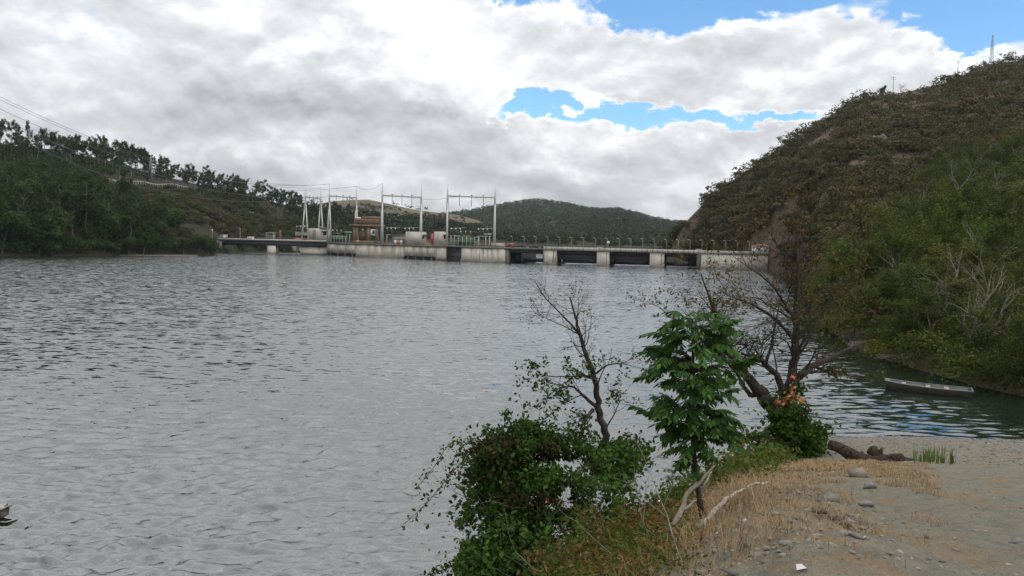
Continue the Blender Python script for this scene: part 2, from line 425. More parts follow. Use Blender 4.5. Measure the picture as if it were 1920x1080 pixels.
right = Hill([(86, 560), (84, 470), (86, 425), (97, 350), (104, 300), (90, 240), (72, 180), (52, 132), (38, 99), (36, 90), (34, 76), (31, 62), (31.5, 54), (33, 48), (45, 46), (70, 45), (110, 40)],
             [P(1225, 470, 600), P(1258, 470, 480), P(1290, 412, 432), P(1330, 372, 438), P(1400, 322, 446), P(1480, 264, 455), P(1560, 214, 465), P(1620, 182, 472), P(1690, 174, 482), P(1770, 155, 492), P(1850, 120, 502),
              P(1930, 112, 508), P(2020, 100, 515), P(2120, 90, 515), P(2300, 75, 505), P(2600, 60, 480), P(3000, 50, 440)], ([0, .3, .42, .55, 1], [.78, .8, 1.0, 1.22, 1.25]), 3.0, 45, 2.0)
left = Hill([(-330, 170), (-240, 212), (-190, 262), (-172, 290), (-155, 325), (-139, 372), (-148, 400), (-150, 440), (-130, 470), (-100, 500), (-60, 540)],
            [P(-340, 225, 480), P(-120, 256, 500), P(0, 270, 520), P(100, 280, 530), P(200, 300, 545), P(300, 330, 560), P(400, 352, 580), P(500, 374, 600), P(570, 396, 620), P(640, 424, 640), P(720, 452, 660)], .82, 2.5, 40, 5.0)
mid = Hill([P(430, 444, 640), P(540, 446, 640), P(640, 448, 640), P(700, 449, 640), P(780, 451, 650), P(850, 453, 650), P(900, 454, 660), P(980, 457, 680), P(1060, 461, 660), P(1300, 466, 640)],
           [P(430, 410, 700), P(560, 408, 720), P(640, 408, 740), P(700, 406, 760), P(780, 414, 780), P(850, 424, 800), P(900, 432, 820), P(980, 444, 840), P(1060, 450, 820), P(1300, 460, 760)], .9, 2.0, 40, 9.0)
grassy = Hill([P(x, 452, 860) for x in (420, 540, 640, 690, 730, 780, 860, 900, 940, 1000, 1100)],
              [P(420, 410, 1250), P(560, 386, 1280), P(640, 376, 1300), P(690, 374, 1300), P(730, 382, 1300), P(780, 393, 1300), P(860, 403, 1300), P(900, 414, 1290), P(940, 428, 1280), P(1000, 442, 1260), P(1100, 457, 1240)], .9, 4.0, 90, 3.0)
far = Hill([(P(x, 459, 640)[0], 640 if x > 1100 else 900, 1) for x in (760, 820, 880, 940, 1000, 1060, 1100, 1130, 1160, 1200, 1260, 1330, 1500)],
           [P(760, 418, 1900), P(820, 404, 1900), P(880, 397, 1900), P(940, 386, 1900), P(1000, 376, 1900), P(1060, 382, 1900), P(1100, 391, 1900), P(1130, 394, 1900), P(1160, 393, 1900), P(1200, 403, 1900), P(1260, 417, 1900), P(1330, 424, 1900), P(1500, 436, 1900)], .9, 9.0, 160, 6.0)
distant = Hill([P(x, 455, 2100) for x in (1150, 1230, 1275, 1320, 1450)], [P(1150, 430, 2700), P(1230, 418, 2700), P(1275, 411, 2700), P(1320, 412, 2700), P(1450, 420, 2700)], .9, 4, 160, 4.0)
right.build('right_hill', 'hill_right', 150, 110); left.build('left_hill', 'hill_left', 120, 90)
mid.build('wooded_hill', 'hill_wood', 60, 30); grassy.build('grass_hill', 'hill_grass', 70, 40)
far.build('far_hill', 'hill_wood', 90, 50); distant.build('distant_hill', 'hill_grass', 40, 16)

# ------------------------------------------------------------------ near bank: one terrain sheet
def edge_x(Y): return np.interp(Y, [-8, 0, 4, 8, 13, 18, 24, 28, 32, 36], [-1.8, -.3, .9, 2.0, 3.6, 5.2, 8.0, 9.6, 11, 12.4])
def ground_z(X, Y):
    X = np.asarray(X, float); Y = np.asarray(Y, float)
    zt = np.interp(Y, [-8, 0, 3.9, 10, 18, 25, 27.5, 30, 34, 38, 42, 60], [7.7, 7.5, 7.35, 5.9, 3.95, 2.25, 1.55, 1.15, .65, 0, -.8, -3])
    zt = zt + .10 * np.exp(-((X - .52 * Y) / (1.2 + .05 * Y)) ** 2) + .02 * np.clip(X - .6 * Y, 0, 20)
    d = edge_x(Y) + .5 * fbm(X * .5, Y * .5, 3, 4) - X
    sm = .5 * (d + np.sqrt(d * d + .35))
    # raised, stony lip where the track meets the overgrown bank
    zt = zt + .16 * np.exp(-((d + .7) / .55) ** 2) * np.clip((14 - Y) / 6, 0, 1)
    z = zt - .78 * sm
    z = z + .16 * fbm(X * .9, Y * .9, 4, 11) + .10 * fbm(X * 4, Y * 4, 3, 12) + .04 * fbm(X * 13, Y * 13, 2, 13)
    return np.maximum(z, -2.5)
def steps(L):
    out = []
    for a, b, d in L: out.append(np.arange(a, b, d))
    return np.concatenate(out)
gx = steps([(-16, -4, .6), (-4, -1, .2), (-1, 7, .085), (7, 18, .14), (18, 30, .25), (30, 60, 1.0)])
gy = steps([(-8, 2, .5), (2, 9, .075), (9, 16, .1), (16, 30, .16), (30, 40, .2), (40, 62, .8)])
GX, GY = np.meshgrid(gx, gy, indexing='ij')
m, t, b, o = new_mat('bank_soil')
g = t.n('ShaderNodeNewGeometry').outputs['Position']
n1 = t.noise(g, .55, 6, .6); n2 = t.noise(g, 5, 6, .65); n3 = t.noise(g, 38, 4, .7); n4 = t.noise(g, 1.7, 6, .6, .6)
c = t.mix(t.ss(n2, .35, .68), (.232, .212, .158), (.162, .155, .122))
c = t.mix(t.m('MULTIPLY', t.ss(n4, .5, .62), .6), c, (.29, .18, .088))
c = t.mix(t.m('MULTIPLY', t.ss(n1, .53, .63), .55), c, (.2, .2, .165))
c = t.mix(t.m('MULTIPLY', t.ss(n3, .56, .7), .6), c, (.075, .066, .05))
c = t.mix(t.m('MULTIPLY', t.ss(t.noise(g, 55, 2, .5), .62, .72), .6), c, (.33, .31, .26))
sp = t.n('ShaderNodeSeparateXYZ'); t.l(g, sp.inputs[0])
c = t.mix(t.m('MULTIPLY', t.m('SUBTRACT', 1.0, t.ss(sp.outputs[2], .1, 1.5)), .7), c, (.2, .19, .165))
c = t.mix(t.m('SUBTRACT', 1.0, t.ss(sp.outputs[2], -.02, .12)), c, (.06, .055, .045))
t.l(c, b.inputs['Base Color']); b.inputs['Roughness'].default_value = .95; b.inputs['Specular IOR Level'].default_value = .15
bp = t.n('ShaderNodeBump'); bp.inputs['Strength'].default_value = .9; bp.inputs['Distance'].default_value = .06
t.l(t.m('ADD', n3, t.m('MULTIPLY', n2, 1.5)), bp.inputs['Height']); t.l(bp.outputs[0], b.inputs['Normal'])
o = part('bank_ground', grid_mesh('bank_ground', np.stack([GX, GY, ground_z(GX, GY)], -1), m)); o['kind'] = 'structure'

# ------------------------------------------------------------------ reservoir water
m, t, b, o = new_mat('water')
g = t.n('ShaderNodeNewGeometry').outputs['Position']
b.inputs['Base Color'].default_value = (.012, .02, .013, 1); b.inputs['Roughness'].default_value = .04; b.inputs['IOR'].default_value = 2.5
mp = t.n('ShaderNodeMapping'); mp.inputs['Scale'].default_value = (.5, 1, 1); mp.inputs['Rotation'].default_value = (0, 0, R(8)); t.l(g, mp.inputs[0])
def slope(mpn, scale, detail, ax, ay):
    nz = t.n('ShaderNodeTexNoise'); nz.inputs['Scale'].default_value = scale; nz.inputs['Detail'].default_value = detail; nz.inputs['Distortion'].default_value = .3
    t.l(mpn.outputs[0], nz.inputs['Vector'])
    v1 = t.n('ShaderNodeVectorMath', operation='SUBTRACT'); t.l(nz.outputs['Color'], v1.inputs[0]); v1.inputs[1].default_value = (.5, .5, .5)
    v2 = t.n('ShaderNodeVectorMath', operation='MULTIPLY'); t.l(v1.outputs[0], v2.inputs[0]); v2.inputs[1].default_value = (ax, ay, 0)
    # wind waves are lopsided: steep lee faces on the near side, long gentle backs
    v3 = t.n('ShaderNodeVectorMath', operation='MULTIPLY'); t.l(v2.outputs[0], v3.inputs[0]); v3.inputs[1].default_value = (1, .12, 0)
    v4 = t.n('ShaderNodeVectorMath', operation='MINIMUM'); t.l(v2.outputs[0], v4.inputs[0]); t.l(v3.outputs[0], v4.inputs[1])
    return v4.outputs[0]
def vscale(v, f):
    x = t.n('ShaderNodeVectorMath', operation='SCALE'); t.l(v, x.inputs[0]); t.l(f, x.inputs['Scale']); return x.outputs[0]
def vadd(a, b_):
    x = t.n('ShaderNodeVectorMath', operation='ADD'); t.l(a, x.inputs[0]); t.l(b_, x.inputs[1]); return x.outputs[0]
mp2 = t.n('ShaderNodeMapping'); mp2.inputs['Scale'].default_value = (.42, 1, 1); mp2.inputs['Rotation'].default_value = (0, 0, R(-6)); t.l(g, mp2.inputs[0])
gust = t.m('ADD', .45, t.m('MULTIPLY', t.noise(mp2.outputs[0], .022, 3, .5), 1.1))
sp = t.n('ShaderNodeSeparateXYZ'); t.l(g, sp.inputs[0])
farw = t.m('MULTIPLY', gust, t.m('SUBTRACT', 1.55, t.m('MULTIPLY', t.ss(sp.outputs[1], 25, 100), .15)))
calm = t.m('SUBTRACT', 1.0, t.m('MULTIPLY', t.ss(t.m('SUBTRACT', sp.outputs[0], t.m('MULTIPLY', sp.outputs[1], .31)), 0, 9), .8))
sl = vscale(slope(mp, 4.5, 3, .32, .45), calm)
sl = vadd(sl, vscale(vadd(slope(mp2, 1.9, 3, .8, 1.6), slope(mp2, .35, 3, .12, .15)), t.m('MULTIPLY', farw, calm)))
gn = t.n('ShaderNodeNewGeometry').outputs['Normal']
vn_ = t.n('ShaderNodeVectorMath', operation='NORMALIZE'); t.l(vadd(gn, sl), vn_.inputs[0]); t.l(vn_.outputs[0], b.inputs['Normal'])
wm = m
wr = np.random.default_rng(21)
waves = []
for i in range(80):
    lam = float(np.exp(wr.uniform(math.log(.28), math.log(1.15))))
    th = R(90 + 5) + wr.normal() * R(19)
    amp = .0108 * lam ** .95 * wr.uniform(.5, 1.3)
    waves.append((2 * math.pi / lam * math.cos(th), 2 * math.pi / lam * math.sin(th), amp, lam, wr.uniform(0, 6.28)))
def wave_z(X, Y, dr):
    z = np.zeros_like(X); w1 = 9 * fbm(X * .10, Y * .10, 2, 3); w2 = 9 * fbm(X * .13, Y * .13, 2, 8)
    for i, (kx, ky, a, lam, ph) in enumerate(waves):
        th_ = kx * X + ky * Y + ph + (w1 if i % 2 else w2)
        z += a * np.clip(1.6 - 4.2 * dr / lam, 0, 1) * (np.sin(th_) + .3 * np.sin(2 * th_))
    z = z * (.5 + 1.2 * np.clip(fbm(X * .4, Y * .7, 3, 17) + .5, 0, 1))
    calm = 1 - .72 * np.clip((X - .30 * Y) / 6, 0, 1)        # sheltered inlet
    return z * calm * (.55 + 1.1 * (fbm(X * .06, Y * .12, 2, 40) + .5))
tn = np.r_[np.linspace(-4, -.78, 14), np.linspace(-.76, .70, 500), np.linspace(.74, 4, 14)]
rows = np.r_[.75, .6, np.linspace(.52, .0605, 470), np.geomspace(.06, .0012, 60)]     # tangent of depression angle
Yr = CAMZ / rows
TT, YY = np.meshgrid(tn, Yr, indexing='ij')
dr = np.gradient(Yr); XX = TT * YY
ZZ = wave_z(XX, YY, np.maximum(np.broadcast_to(dr[None], XX.shape), .05)) * np.clip((95 - YY) / 45, 0, 1)
water = part('water', grid_mesh('water', np.stack([XX, YY, ZZ], -1), wm)); water['kind'] = 'structure'
wb = MB().add([(-9000, -3000, -.12), (9000, -3000, -.12), (9000, Yr[0] + .2, -.12), (-9000, Yr[0] + .2, -.12)], [(0, 1, 2, 3)])
o = part('water_behind', wb, wm); o['kind'] = 'structure'

# ------------------------------------------------------------------ plants: growth helper and archetypes
def unit(v): v = np.asarray(v, float); return v / (np.linalg.norm(v) + 1e-9)
def grow(g, mb, p, d, L, r, depth, nch, spread, ratio, up, tips, wig=.18, sides=5, seg=4):
    pts = [np.array(p, float)]; d = unit(d)
    for i in range(seg):
        d = unit(d + g.normal(size=3) * wig + np.array([0, 0, up * .12])); pts.append(pts[-1] + d * L / seg)
    mb.tube(pts, np.linspace(r, r * .5, seg + 1), max(3, sides), cap=False)
    if depth == 0:
        tips.extend(pts[1:]); return
    for i in range(nch):
        k = g.uniform(.3, 1.0) if i else 1.0
        q = k * seg; a = int(min(q, seg - 1)); base = pts[a] + (pts[a + 1] - pts[a]) * (q - a)
        ax = unit(np.cross(d, g.normal(size=3)))
        an = g.normal(spread, spread * .25) * (1 if i else .4)
        nd = d * math.cos(an) + ax * math.sin(an) + np.array([0, 0, up * .3])
        grow(g, mb, base, nd, L * ratio * g.uniform(.75, 1.15), r * .55 * (1.1 - .4 * k), depth - 1, nch, spread, ratio, up, tips, wig, sides - 1, max(3, seg - 1))

def crown_from_tips(g, tips, n_per, sig, size, up=.4, aspect=.55, keep=1.0, lo=0.0):
    T = np.array(tips); T = T[T[:, 2] > lo]
    if keep < 1: T = T[g.random(len(T)) < keep]
    shade = g.random(len(T))
    dd = g.normal(size=(len(T) * n_per, 3)); c = np.repeat(T, n_per, 0) + dd * sig; cc = T.mean(0)
    od = c - cc; nr = dd / (np.linalg.norm(dd, axis=1)[:, None] + 1e-9) * .7 + od / (np.linalg.norm(od, axis=1)[:, None] + 1e-9) * .5
    tint = np.clip(np.repeat(shade, n_per) * .75 + g.random(len(c)) * .25, 0, 1)
    return MB().leaves(c, size * g.uniform(.7, 1.3, len(c)), g, tint, aspect, up, nrm=nr)

def arch_broad(seed, h, fol, barkm='bark_brown', leaf=.34, n_per=9, keep=1.0, wide=.75, depth=3, sig=None):
    g = np.random.default_rng(seed); tm = MB(); tips = []
    grow(g, tm, (0, 0, -.4), (g.normal() * .1, g.normal() * .1, 1), h * .38, h * .022, depth, 4, wide, .72, .25, tips, sides=7)
    cr = crown_from_tips(g, tips, n_per, sig or h * .035, leaf, keep=keep)
    return tm.mesh('trunk', barkm, smooth=True), cr.mesh('crown', 'f_' + fol)
def arch_euca(seed, h, fol='euca'):
    g = np.random.default_rng(seed); tm = MB(); tips = []
    n = 7; pts = np.c_[np.cumsum(g.normal(size=n) * .02 * h), np.cumsum(g.normal(size=n) * .02 * h), np.linspace(-.4, h * .96, n)]; pts[0, :2] = 0
    tm.tube(pts, np.linspace(h * .017, h * .004, n), 6)
    for i in range(15):
        k = g.uniform(.42, 1.0); z = k * h * .96
        b0 = np.array([np.interp(z, pts[:, 2], pts[:, 0]), np.interp(z, pts[:, 2], pts[:, 1]), z]); a = g.uniform(0, 6.28)
        L = h * g.uniform(.12, .24) * (1.15 - .55 * abs(k - .68) * 2)
        grow(g, tm, b0, (math.cos(a), math.sin(a), g.uniform(.2, .9)), L, h * .006, 1, 3, .6, .6, .3, tips, sides=4, seg=3)
    cr = crown_from_tips(g, tips, 8, h * .03, h * .06, aspect=.55)
    return tm.mesh('trunk', 'bark_grey', smooth=True), cr.mesh('crown', 'f_' + fol)
def shrub_leaves(g, w_, h, n, leaf, k=None):
    """points of a lumpy dome: several lobes, so gaps and darker hollows remain"""
    nl = k or g.integers(5, 9)
    lob = np.c_[g.normal(size=(nl, 2)) * w_ * .24, g.uniform(.3, .72, nl) * h]; lr = g.uniform(.2, .34, nl) * w_
    i = g.integers(0, nl, n); d = g.normal(size=(n, 3)); d /= np.linalg.norm(d, axis=1)[:, None]
    d[:, 2] = np.where(d[:, 2] < -.25, -d[:, 2], d[:, 2])
    rr = lr[i] * g.uniform(.72, 1.05, n)
    c = lob[i] + d * rr[:, None] * np.array([1, 1, .85]); c[:, 2] = np.maximum(c[:, 2], .1 * h * g.random(n))
    tint = np.clip(g.random(nl)[i] * .6 + g.random(n) * .4, 0, 1); shrub_leaves.d = d
    return c, leaf * g.uniform(.7, 1.3, n), tint

ARCH = {
    'euca': [arch_euca(s, 10) for s in (1, 2, 3, 4, 5)],
    'broad': [arch_broad(s, 10, 'wood', leaf=.6, n_per=13, sig=.5) for s in (11, 12, 13, 14)],
    'near': [arch_broad(s, 10, 'bank', leaf=.23, n_per=34, sig=.27, keep=.62) for s in (21, 22, 23)],
    'bright': [arch_broad(s, 10, 'bright', leaf=.25, n_per=28, sig=.28, keep=.65) for s in (31, 32)],
    'thin': [arch_broad(s, 10, 'bank', 'bark_grey', leaf=.17, n_per=5, sig=.4, keep=.55, wide=.6) for s in (41, 42)],
}
def place_tree(kind, i, loc, sc, name, label, group, cat='tree', sxy=1.0):
    tm, cm = ARCH[kind][i % len(ARCH[kind])]
    e = thing(name, label, cat, loc, random.uniform(0, 6.28), group); e.scale = (sc * sxy, sc * sxy, sc)
    part('trunk', tm, None, e); part('crown', cm, None, e)
    return e

def join_shrubs(name, label, cat, hill_pts, sizes, leaf_k, n, fol, heights, seed):
    """the many far shrubs of one slope, joined: one mass nobody could count"""
    g = np.random.default_rng(seed); mb = MB()
    for p, s_, h in zip(hill_pts, sizes, heights):
        c, l, ti = shrub_leaves(g, s_, h, n, leaf_k * s_)
        mb.leaves(c + p - np.array([0, 0, .15 * h]), l, g, np.clip(ti * .35 + g.random() * .65, 0, 1), .7, .5, nrm=shrub_leaves.d)
    return tag(part(name, mb, 'f_' + fol), label, cat, None, 'stuff')

# -- right hillside scrub
g = np.random.default_rng(101)
N = 7800
u = g.uniform(.08, .80, N); v = g.uniform(.0, 1.04, N); v[5000:] = v[5000:] ** 2.2 * .6; u[5000:] = g.uniform(.12, .72, N - 5000)
pts = right.at(u, v); dist = np.hypot(pts[:, 0], pts[:, 1])
px, py = project(pts)
ok = (pts[:, 2] > .6) & (dist > 70) & (px < 2150) & (px > 1180)
clear = fbm(pts[:, 0] / 22, pts[:, 1] / 22, 3, 55) + .6 * fbm(pts[:, 0] / 70, pts[:, 1] / 70, 2, 77)
low = np.clip((260 - (py - 200)) / 400, -.2, .5)
ok &= (clear > -.13 + .07 * (px < 1560) * (py > 330)) & (g.random(N) < .93)
ok &= ~((pts[:, 1] < 350) & (pts[:, 1] > 304) & (pts[:, 0] < 113))
pts, dist, px, py, v = pts[ok], dist[ok], px[ok], py[ok], v[ok]
size = (2.6 + 5.6 * g.random(len(pts)) ** 1.8) * (.85 + .3 * (dist > 300)); hgt = size * g.uniform(.55, .85, len(pts))
seen = (px < 1925) & (px > 1240) & (py > 90) & ~((px > 1585) & (py > 395 - (px - 1585) * .75)) & ~((px > 1400) & (py > 505))
rank = np.argsort(-(size / dist) * seen)[:290]
SH = []
for s_ in range(7):
    gg = np.random.default_rng(200 + s_); c, l, ti = shrub_leaves(gg, 1.0, .8, 330, .125)
    SH.append(MB().leaves(c, l, gg, ti, .7, .5, nrm=shrub_leaves.d).mesh('shrub', 'f_hill'))
for i in rank:
    e = bpy.data.objects.new('hillside_shrub', SH[int(i) % 7]); C.objects.link(e)
    e.location = Vector(pts[i]) - Vector((0, 0, .12 * size[i])); e.scale = (size[i], size[i], hgt[i] / .8); e.rotation_euler = (0, 0, g.uniform(0, 6.28))
    tag(e, 'rounded olive green shrub on the steep stony hillside at right', 'shrub', 'shrubs dotted over the right hillside')
rest = np.setdiff1d(np.arange(len(pts)), rank)
rest = rest[(px[rest] < 2000) & ~((px[rest] > 1700) & (py[rest] > 470)) & (v[rest] < 1.03)]
join_shrubs('hillside_scrub', 'dense dark scrub covering the steep hill on the right', 'scrub', pts[rest], size[rest], .14, 72, 'hill', hgt[rest], 5)
print('right shrubs', len(pts))

# -- rock outcrops on the right slope
for i, (ax, ay, ww, lab) in enumerate([(1640, 272, 9, 'dark jagged rock outcrop among shrubs high on the right hillside'), (1570, 320, 8, 'reddish bare rock ledge halfway up the right hillside'),
                                       (1470, 392, 8, 'pinkish rock scar low on the right hillside above the dam end'), (1345, 440, 6, 'small bare rock face where the right hill meets the dam')]):
    uu, vv = np.meshgrid(np.linspace(.05, .8, 240), np.linspace(.02, .99, 120), indexing='ij')
    q = right.at(uu, vv); qx, qy = project(q); k = np.argmin((qx - ax) ** 2 + (qy - ay) ** 2); c0 = q.reshape(-1, 3)[k]
    gg = np.random.default_rng(300 + i); e = thing('rock_outcrop', lab, 'rock', c0)
    for j in range(5):
        mb = MB(); mb.ball((0, 0, 0), (1, 1, 1), 9, 6)
        vv_ = mb.v[0]; vv_ *= (1 + .5 * fbm(vv_[:, 0] * 1.7 + j * 5 + i, vv_[:, 1] * 1.7 + vv_[:, 2] * 2, 3, i))[:, None]
        vv_ *= np.array([ww * gg.uniform(.22, .4), ww * .2, ww * gg.uniform(.14, .26)]); vv_ += (gg.uniform(-.5, .5) * ww, gg.uniform(-.2, .1) * ww, gg.uniform(-.15, .35) * ww)
        vv_ *= (1 + gg.uniform(-.14, .14, len(vv_)))[:, None] * .8; part('boulder', mb, 'rock_bank', e)

# -- left hillside: eucalyptus along the ridge, dense bank trees, shrubs
g = np.random.default_rng(102)
for i in range(270):
    u_ = g.uniform(.09, .93); v_ = g.uniform(.9, 1.03) if i < 120 else g.uniform(.62, .95)
    p = left.at(u_, v_); s_ = g.uniform(.7, 1.5) * (1.05 if u_ < .5 else .85)
    x_, y_ = project(p)
    if x_ > 690: continue
    place_tree('euca', int(g.integers(5)), p, s_, 'eucalyptus_tree', *(('slender dark eucalyptus standing on the skyline of the left hill', 'eucalyptus trees along the left skyline') if v_ > .9 else ('dark eucalyptus on the upper slope just below the skyline of the left hill', 'eucalyptus trees on the upper left slope')), sxy=g.uniform(.65, 1.0))
for i in range(7):
    p = P(575 + 13 * i + g.uniform(-4, 4), 408, 690); p[2] -= 3
    place_tree('euca', i, p, g.uniform(1.2, 1.6), 'eucalyptus_tree', 'tall eucalyptus showing behind the portal frames at the dam', 'eucalyptus trees behind the switchyard')
cnt = 0
for k in range(34):
    u_ = .16 + .36 * k / 34; p = left.at(u_, .012); gg = np.random.default_rng(700 + k)
    c, l, ti = shrub_leaves(gg, gg.uniform(5, 9), gg.uniform(3.5, 7), 420, .75)
    if project(p)[0] > -80: single('shore_bush', MB().leaves(c + p - (0, 0, .4), l, gg, ti, .6, .4, nrm=shrub_leaves.d), 'f_wood', 'dark bush reaching down to the water of the left bank', 'bush', p, 'bushes along the left waterline')
while cnt < 150:
    u_ = g.uniform(.12, .52); v_ = g.uniform(.0, .55) ** 1.3
    p = left.at(u_, v_); x_, y_ = project(p)
    if p[2] < .2 or x_ > 250 + 170 * g.random() ** 2 or x_ < -90 or (v_ > .3 and x_ > 190): continue
    place_tree('broad' if g.random() < .72 else 'euca', int(g.integers(5)), p, g.uniform(1.2, 2.0) * (1 - .35 * v_) * (1.12 if x_ < 200 and v_ < .2 else .85), 'bank_tree', *(('tall green tree standing close to the water in the wood at far left', 'waterside trees of the left bank') if v_ < .12 else ('dense green tree higher up in the wood on the left bank', 'upper trees of the left bank wood')), sxy=g.uniform(.8, 1.1)); cnt += 1
for (x_, Y_, sc, lab) in [(262, 335, .8, 'rounded green tree at the water edge left of the gravel spit'), (300, 350, .6, 'low dark bush-like tree behind the gravel spit'), (345, 352, .85, 'bushy green tree on the spit before the bridge'),
                          (372, 356, 1.0, 'broad green tree overhanging the water beside the bridge end'), (392, 360, .85, 'rightmost bushy tree of the left bank touching the bridge abutment'), (240, 322, .9, 'dark leafy tree beside the tall wood on the left shore'),
                          (325, 372, .8, 'green tree half hidden behind the spit trees')]:
    p = P(x_, 470, Y_); p[2] = .6
    place_tree('broad', int(x_), p, sc, 'shore_tree', lab, None, sxy=1.15)
N = 3600
u = g.uniform(.1, 1, N); v = g.uniform(.0, .98, N); pts = left.at(u, v); px, py = project(pts); dist = np.hypot(pts[:, 0], pts[:, 1])
ok = (pts[:, 2] > .7) & (px > -50) & (px < 720) & ~((pts[:, 1] > 385) & (pts[:, 1] < 440) & (pts[:, 0] > -165))
ok &= (fbm(pts[:, 0] / 25, pts[:, 1] / 25, 3, 31) > -.2)
road = (px > 165) & (px < 380) & (np.abs(py - (337 + (px - 175) * .062)) < 9); ok &= ~road
pts, px, py, dist = pts[ok], px[ok], py[ok], dist[ok]
size = g.uniform(2.8, 6.5, len(pts)); hgt = size * g.uniform(.6, .95, len(pts))
seen = (px > 255) & (px < 560) & (py > 335) & (py < 455)
rank = np.argsort(-(size / dist) * seen)[:170]
for i in rank:
    e = bpy.data.objects.new('slope_bush', SH[int(i) % 7]); C.objects.link(e)
    e.location = Vector(pts[i]) - Vector((0, 0, .12 * size[i])); e.scale = (size[i], size[i], hgt[i] / .8); e.rotation_euler = (0, 0, g.uniform(0, 6.28))
    tag(e, 'dark green bush on the slope of the left hill above the bridge', 'bush', 'bushes on the left hill slope')
rest = np.setdiff1d(np.arange(len(pts)), rank)
join_shrubs('slope_undergrowth', 'dark undergrowth covering the wooded left hill', 'undergrowth', pts[rest], size[rest], .19, 52, 'euca', hgt[rest], 6)

# -- far woods: one mass each
def far_wood(name, label, hill, N, seed, smin, smax, n, u0=0, u1=1, v0=0.02, v1=1.03, thin=-.3, tall=1.3, fol='far', cell=60):
    g = np.random.default_rng(seed); u = g.uniform(u0, u1, N); v = g.uniform(v0, v1, N); p = hill.at(u, v)
    ok = fbm(p[:, 0] / cell, p[:, 1] / cell, 3, seed) > thin; p = p[ok]
    s_ = g.uniform(smin, smax, len(p))
    join_shrubs(name, label, 'woodland', p, s_, .3, n, fol, s_ * g.uniform(.8, tall, len(p)), seed)
far_wood('middle_woodland', 'dark woodland on the low slope behind the powerhouse', mid, 900, 61, 5, 9, 40, fol='far', tall=1.5)
far_wood('far_woodland', 'distant dark wooded hill beyond the spillway', far, 6500, 62, 6, 11, 16, thin=-.26, tall=1.2)
far_wood('grass_hill_trees', 'scattered dark trees across the dry grass hill', grassy, 1000, 63, 5, 9, 26, v1=.72, thin=-.1)
far_wood('grass_ridge_trees', 'few small trees along the skyline of the grass hill', grassy, 40, 64, 4, 7, 30, v0=.97, v1=1.02, thin=-.1, tall=1.8)

# ================================================================== the dam
TOPZ = 6.7
def face(px, off=0.0):
    """plan point on the upstream face of the dam seen at photo column px"""
    Y = float(np.interp(px, [600, 613, 840, 948, 1032, 1320, 1440], [424, 421, 359, 343, 338, 324, 319]))
    p = P(px, 470, Y); return np.array([p[0], p[1] + off])

# -- powerhouse block
c0 = face(780)
ph = thing('powerhouse_block', 'long stained concrete powerhouse wall rising from the water under the portal frames', 'powerhouse', (c0[0], c0[1], 0))
O = np.array([c0[0], c0[1], 0.0])
core = MB()
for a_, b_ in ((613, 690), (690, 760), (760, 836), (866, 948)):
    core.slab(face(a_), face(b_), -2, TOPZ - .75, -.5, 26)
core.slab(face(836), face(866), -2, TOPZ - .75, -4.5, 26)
part('core_wall', core, 'shade_black', ph, org=O)
slots = [(613, 667), (757, 816)]
joints = [613.5, 632, 649, 667.5, 690, 703, 717, 735, 750, 757, 776, 787, 801, 816.5, 836]
for a_, b_ in zip(joints[:-1], joints[1:]):
    low = 1.35 if any(s0 - 2 <= a_ and b_ <= s1 + 2 for s0, s1 in slots) else -1.5
    part('wall_panel', MB().slab(face(a_ + .22), face(b_ - .22), low, TOPZ - .75, 0, .6), 'concrete', ph, org=O)
for a_, b_ in ((866.5, 884), (884, 906), (906, 915), (915, 923), (923, 934), (934, 948)):
    part('wall_panel', MB().slab(face(a_ + .25), face(b_ - .25), -1.5, TOPZ - .75, .6, 1.0), 'concrete', ph, org=O)
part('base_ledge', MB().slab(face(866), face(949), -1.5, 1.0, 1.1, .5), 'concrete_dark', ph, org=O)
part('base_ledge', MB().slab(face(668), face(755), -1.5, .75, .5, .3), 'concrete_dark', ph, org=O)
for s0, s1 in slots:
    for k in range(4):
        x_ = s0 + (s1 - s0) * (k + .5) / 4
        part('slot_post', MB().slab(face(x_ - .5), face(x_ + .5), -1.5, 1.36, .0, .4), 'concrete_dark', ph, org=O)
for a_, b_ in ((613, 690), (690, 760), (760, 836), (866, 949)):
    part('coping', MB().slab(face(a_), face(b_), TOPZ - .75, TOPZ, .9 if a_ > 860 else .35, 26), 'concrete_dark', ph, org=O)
part('coping', MB().slab(face(836), face(866), TOPZ - .5, TOPZ - .02, .2, 26), 'concrete_dark', ph, org=O)
bg_ = part('bulkhead_gate', MB().slab(face(837.5), face(865), -1.5, TOPZ - .8, -2.0, 2.4), 'gate_steel', ph, org=O)
for z_ in (2.0, 3.9, 5.5):
    part('gate_rib', MB().slab(face(837.6), face(864.9), z_, z_ + .22, -1.8, 2.1), 'near_black', bg_, org=O)
for a_, b_ in ((613, 690), (690, 760), (760, 836), (866, 949)):
    rl = MB()
    for z_ in (.55, 1.05): rl.slab(face(a_), face(b_), TOPZ + z_, TOPZ + z_ + .06, .1, 0)
    for x_ in np.arange(a_, b_, 7.0): rl.slab(face(x_), face(x_ + .3), TOPZ, TOPZ + 1.1, .1, 0)
    part('railing', rl, 'grey_metal', ph, org=O)

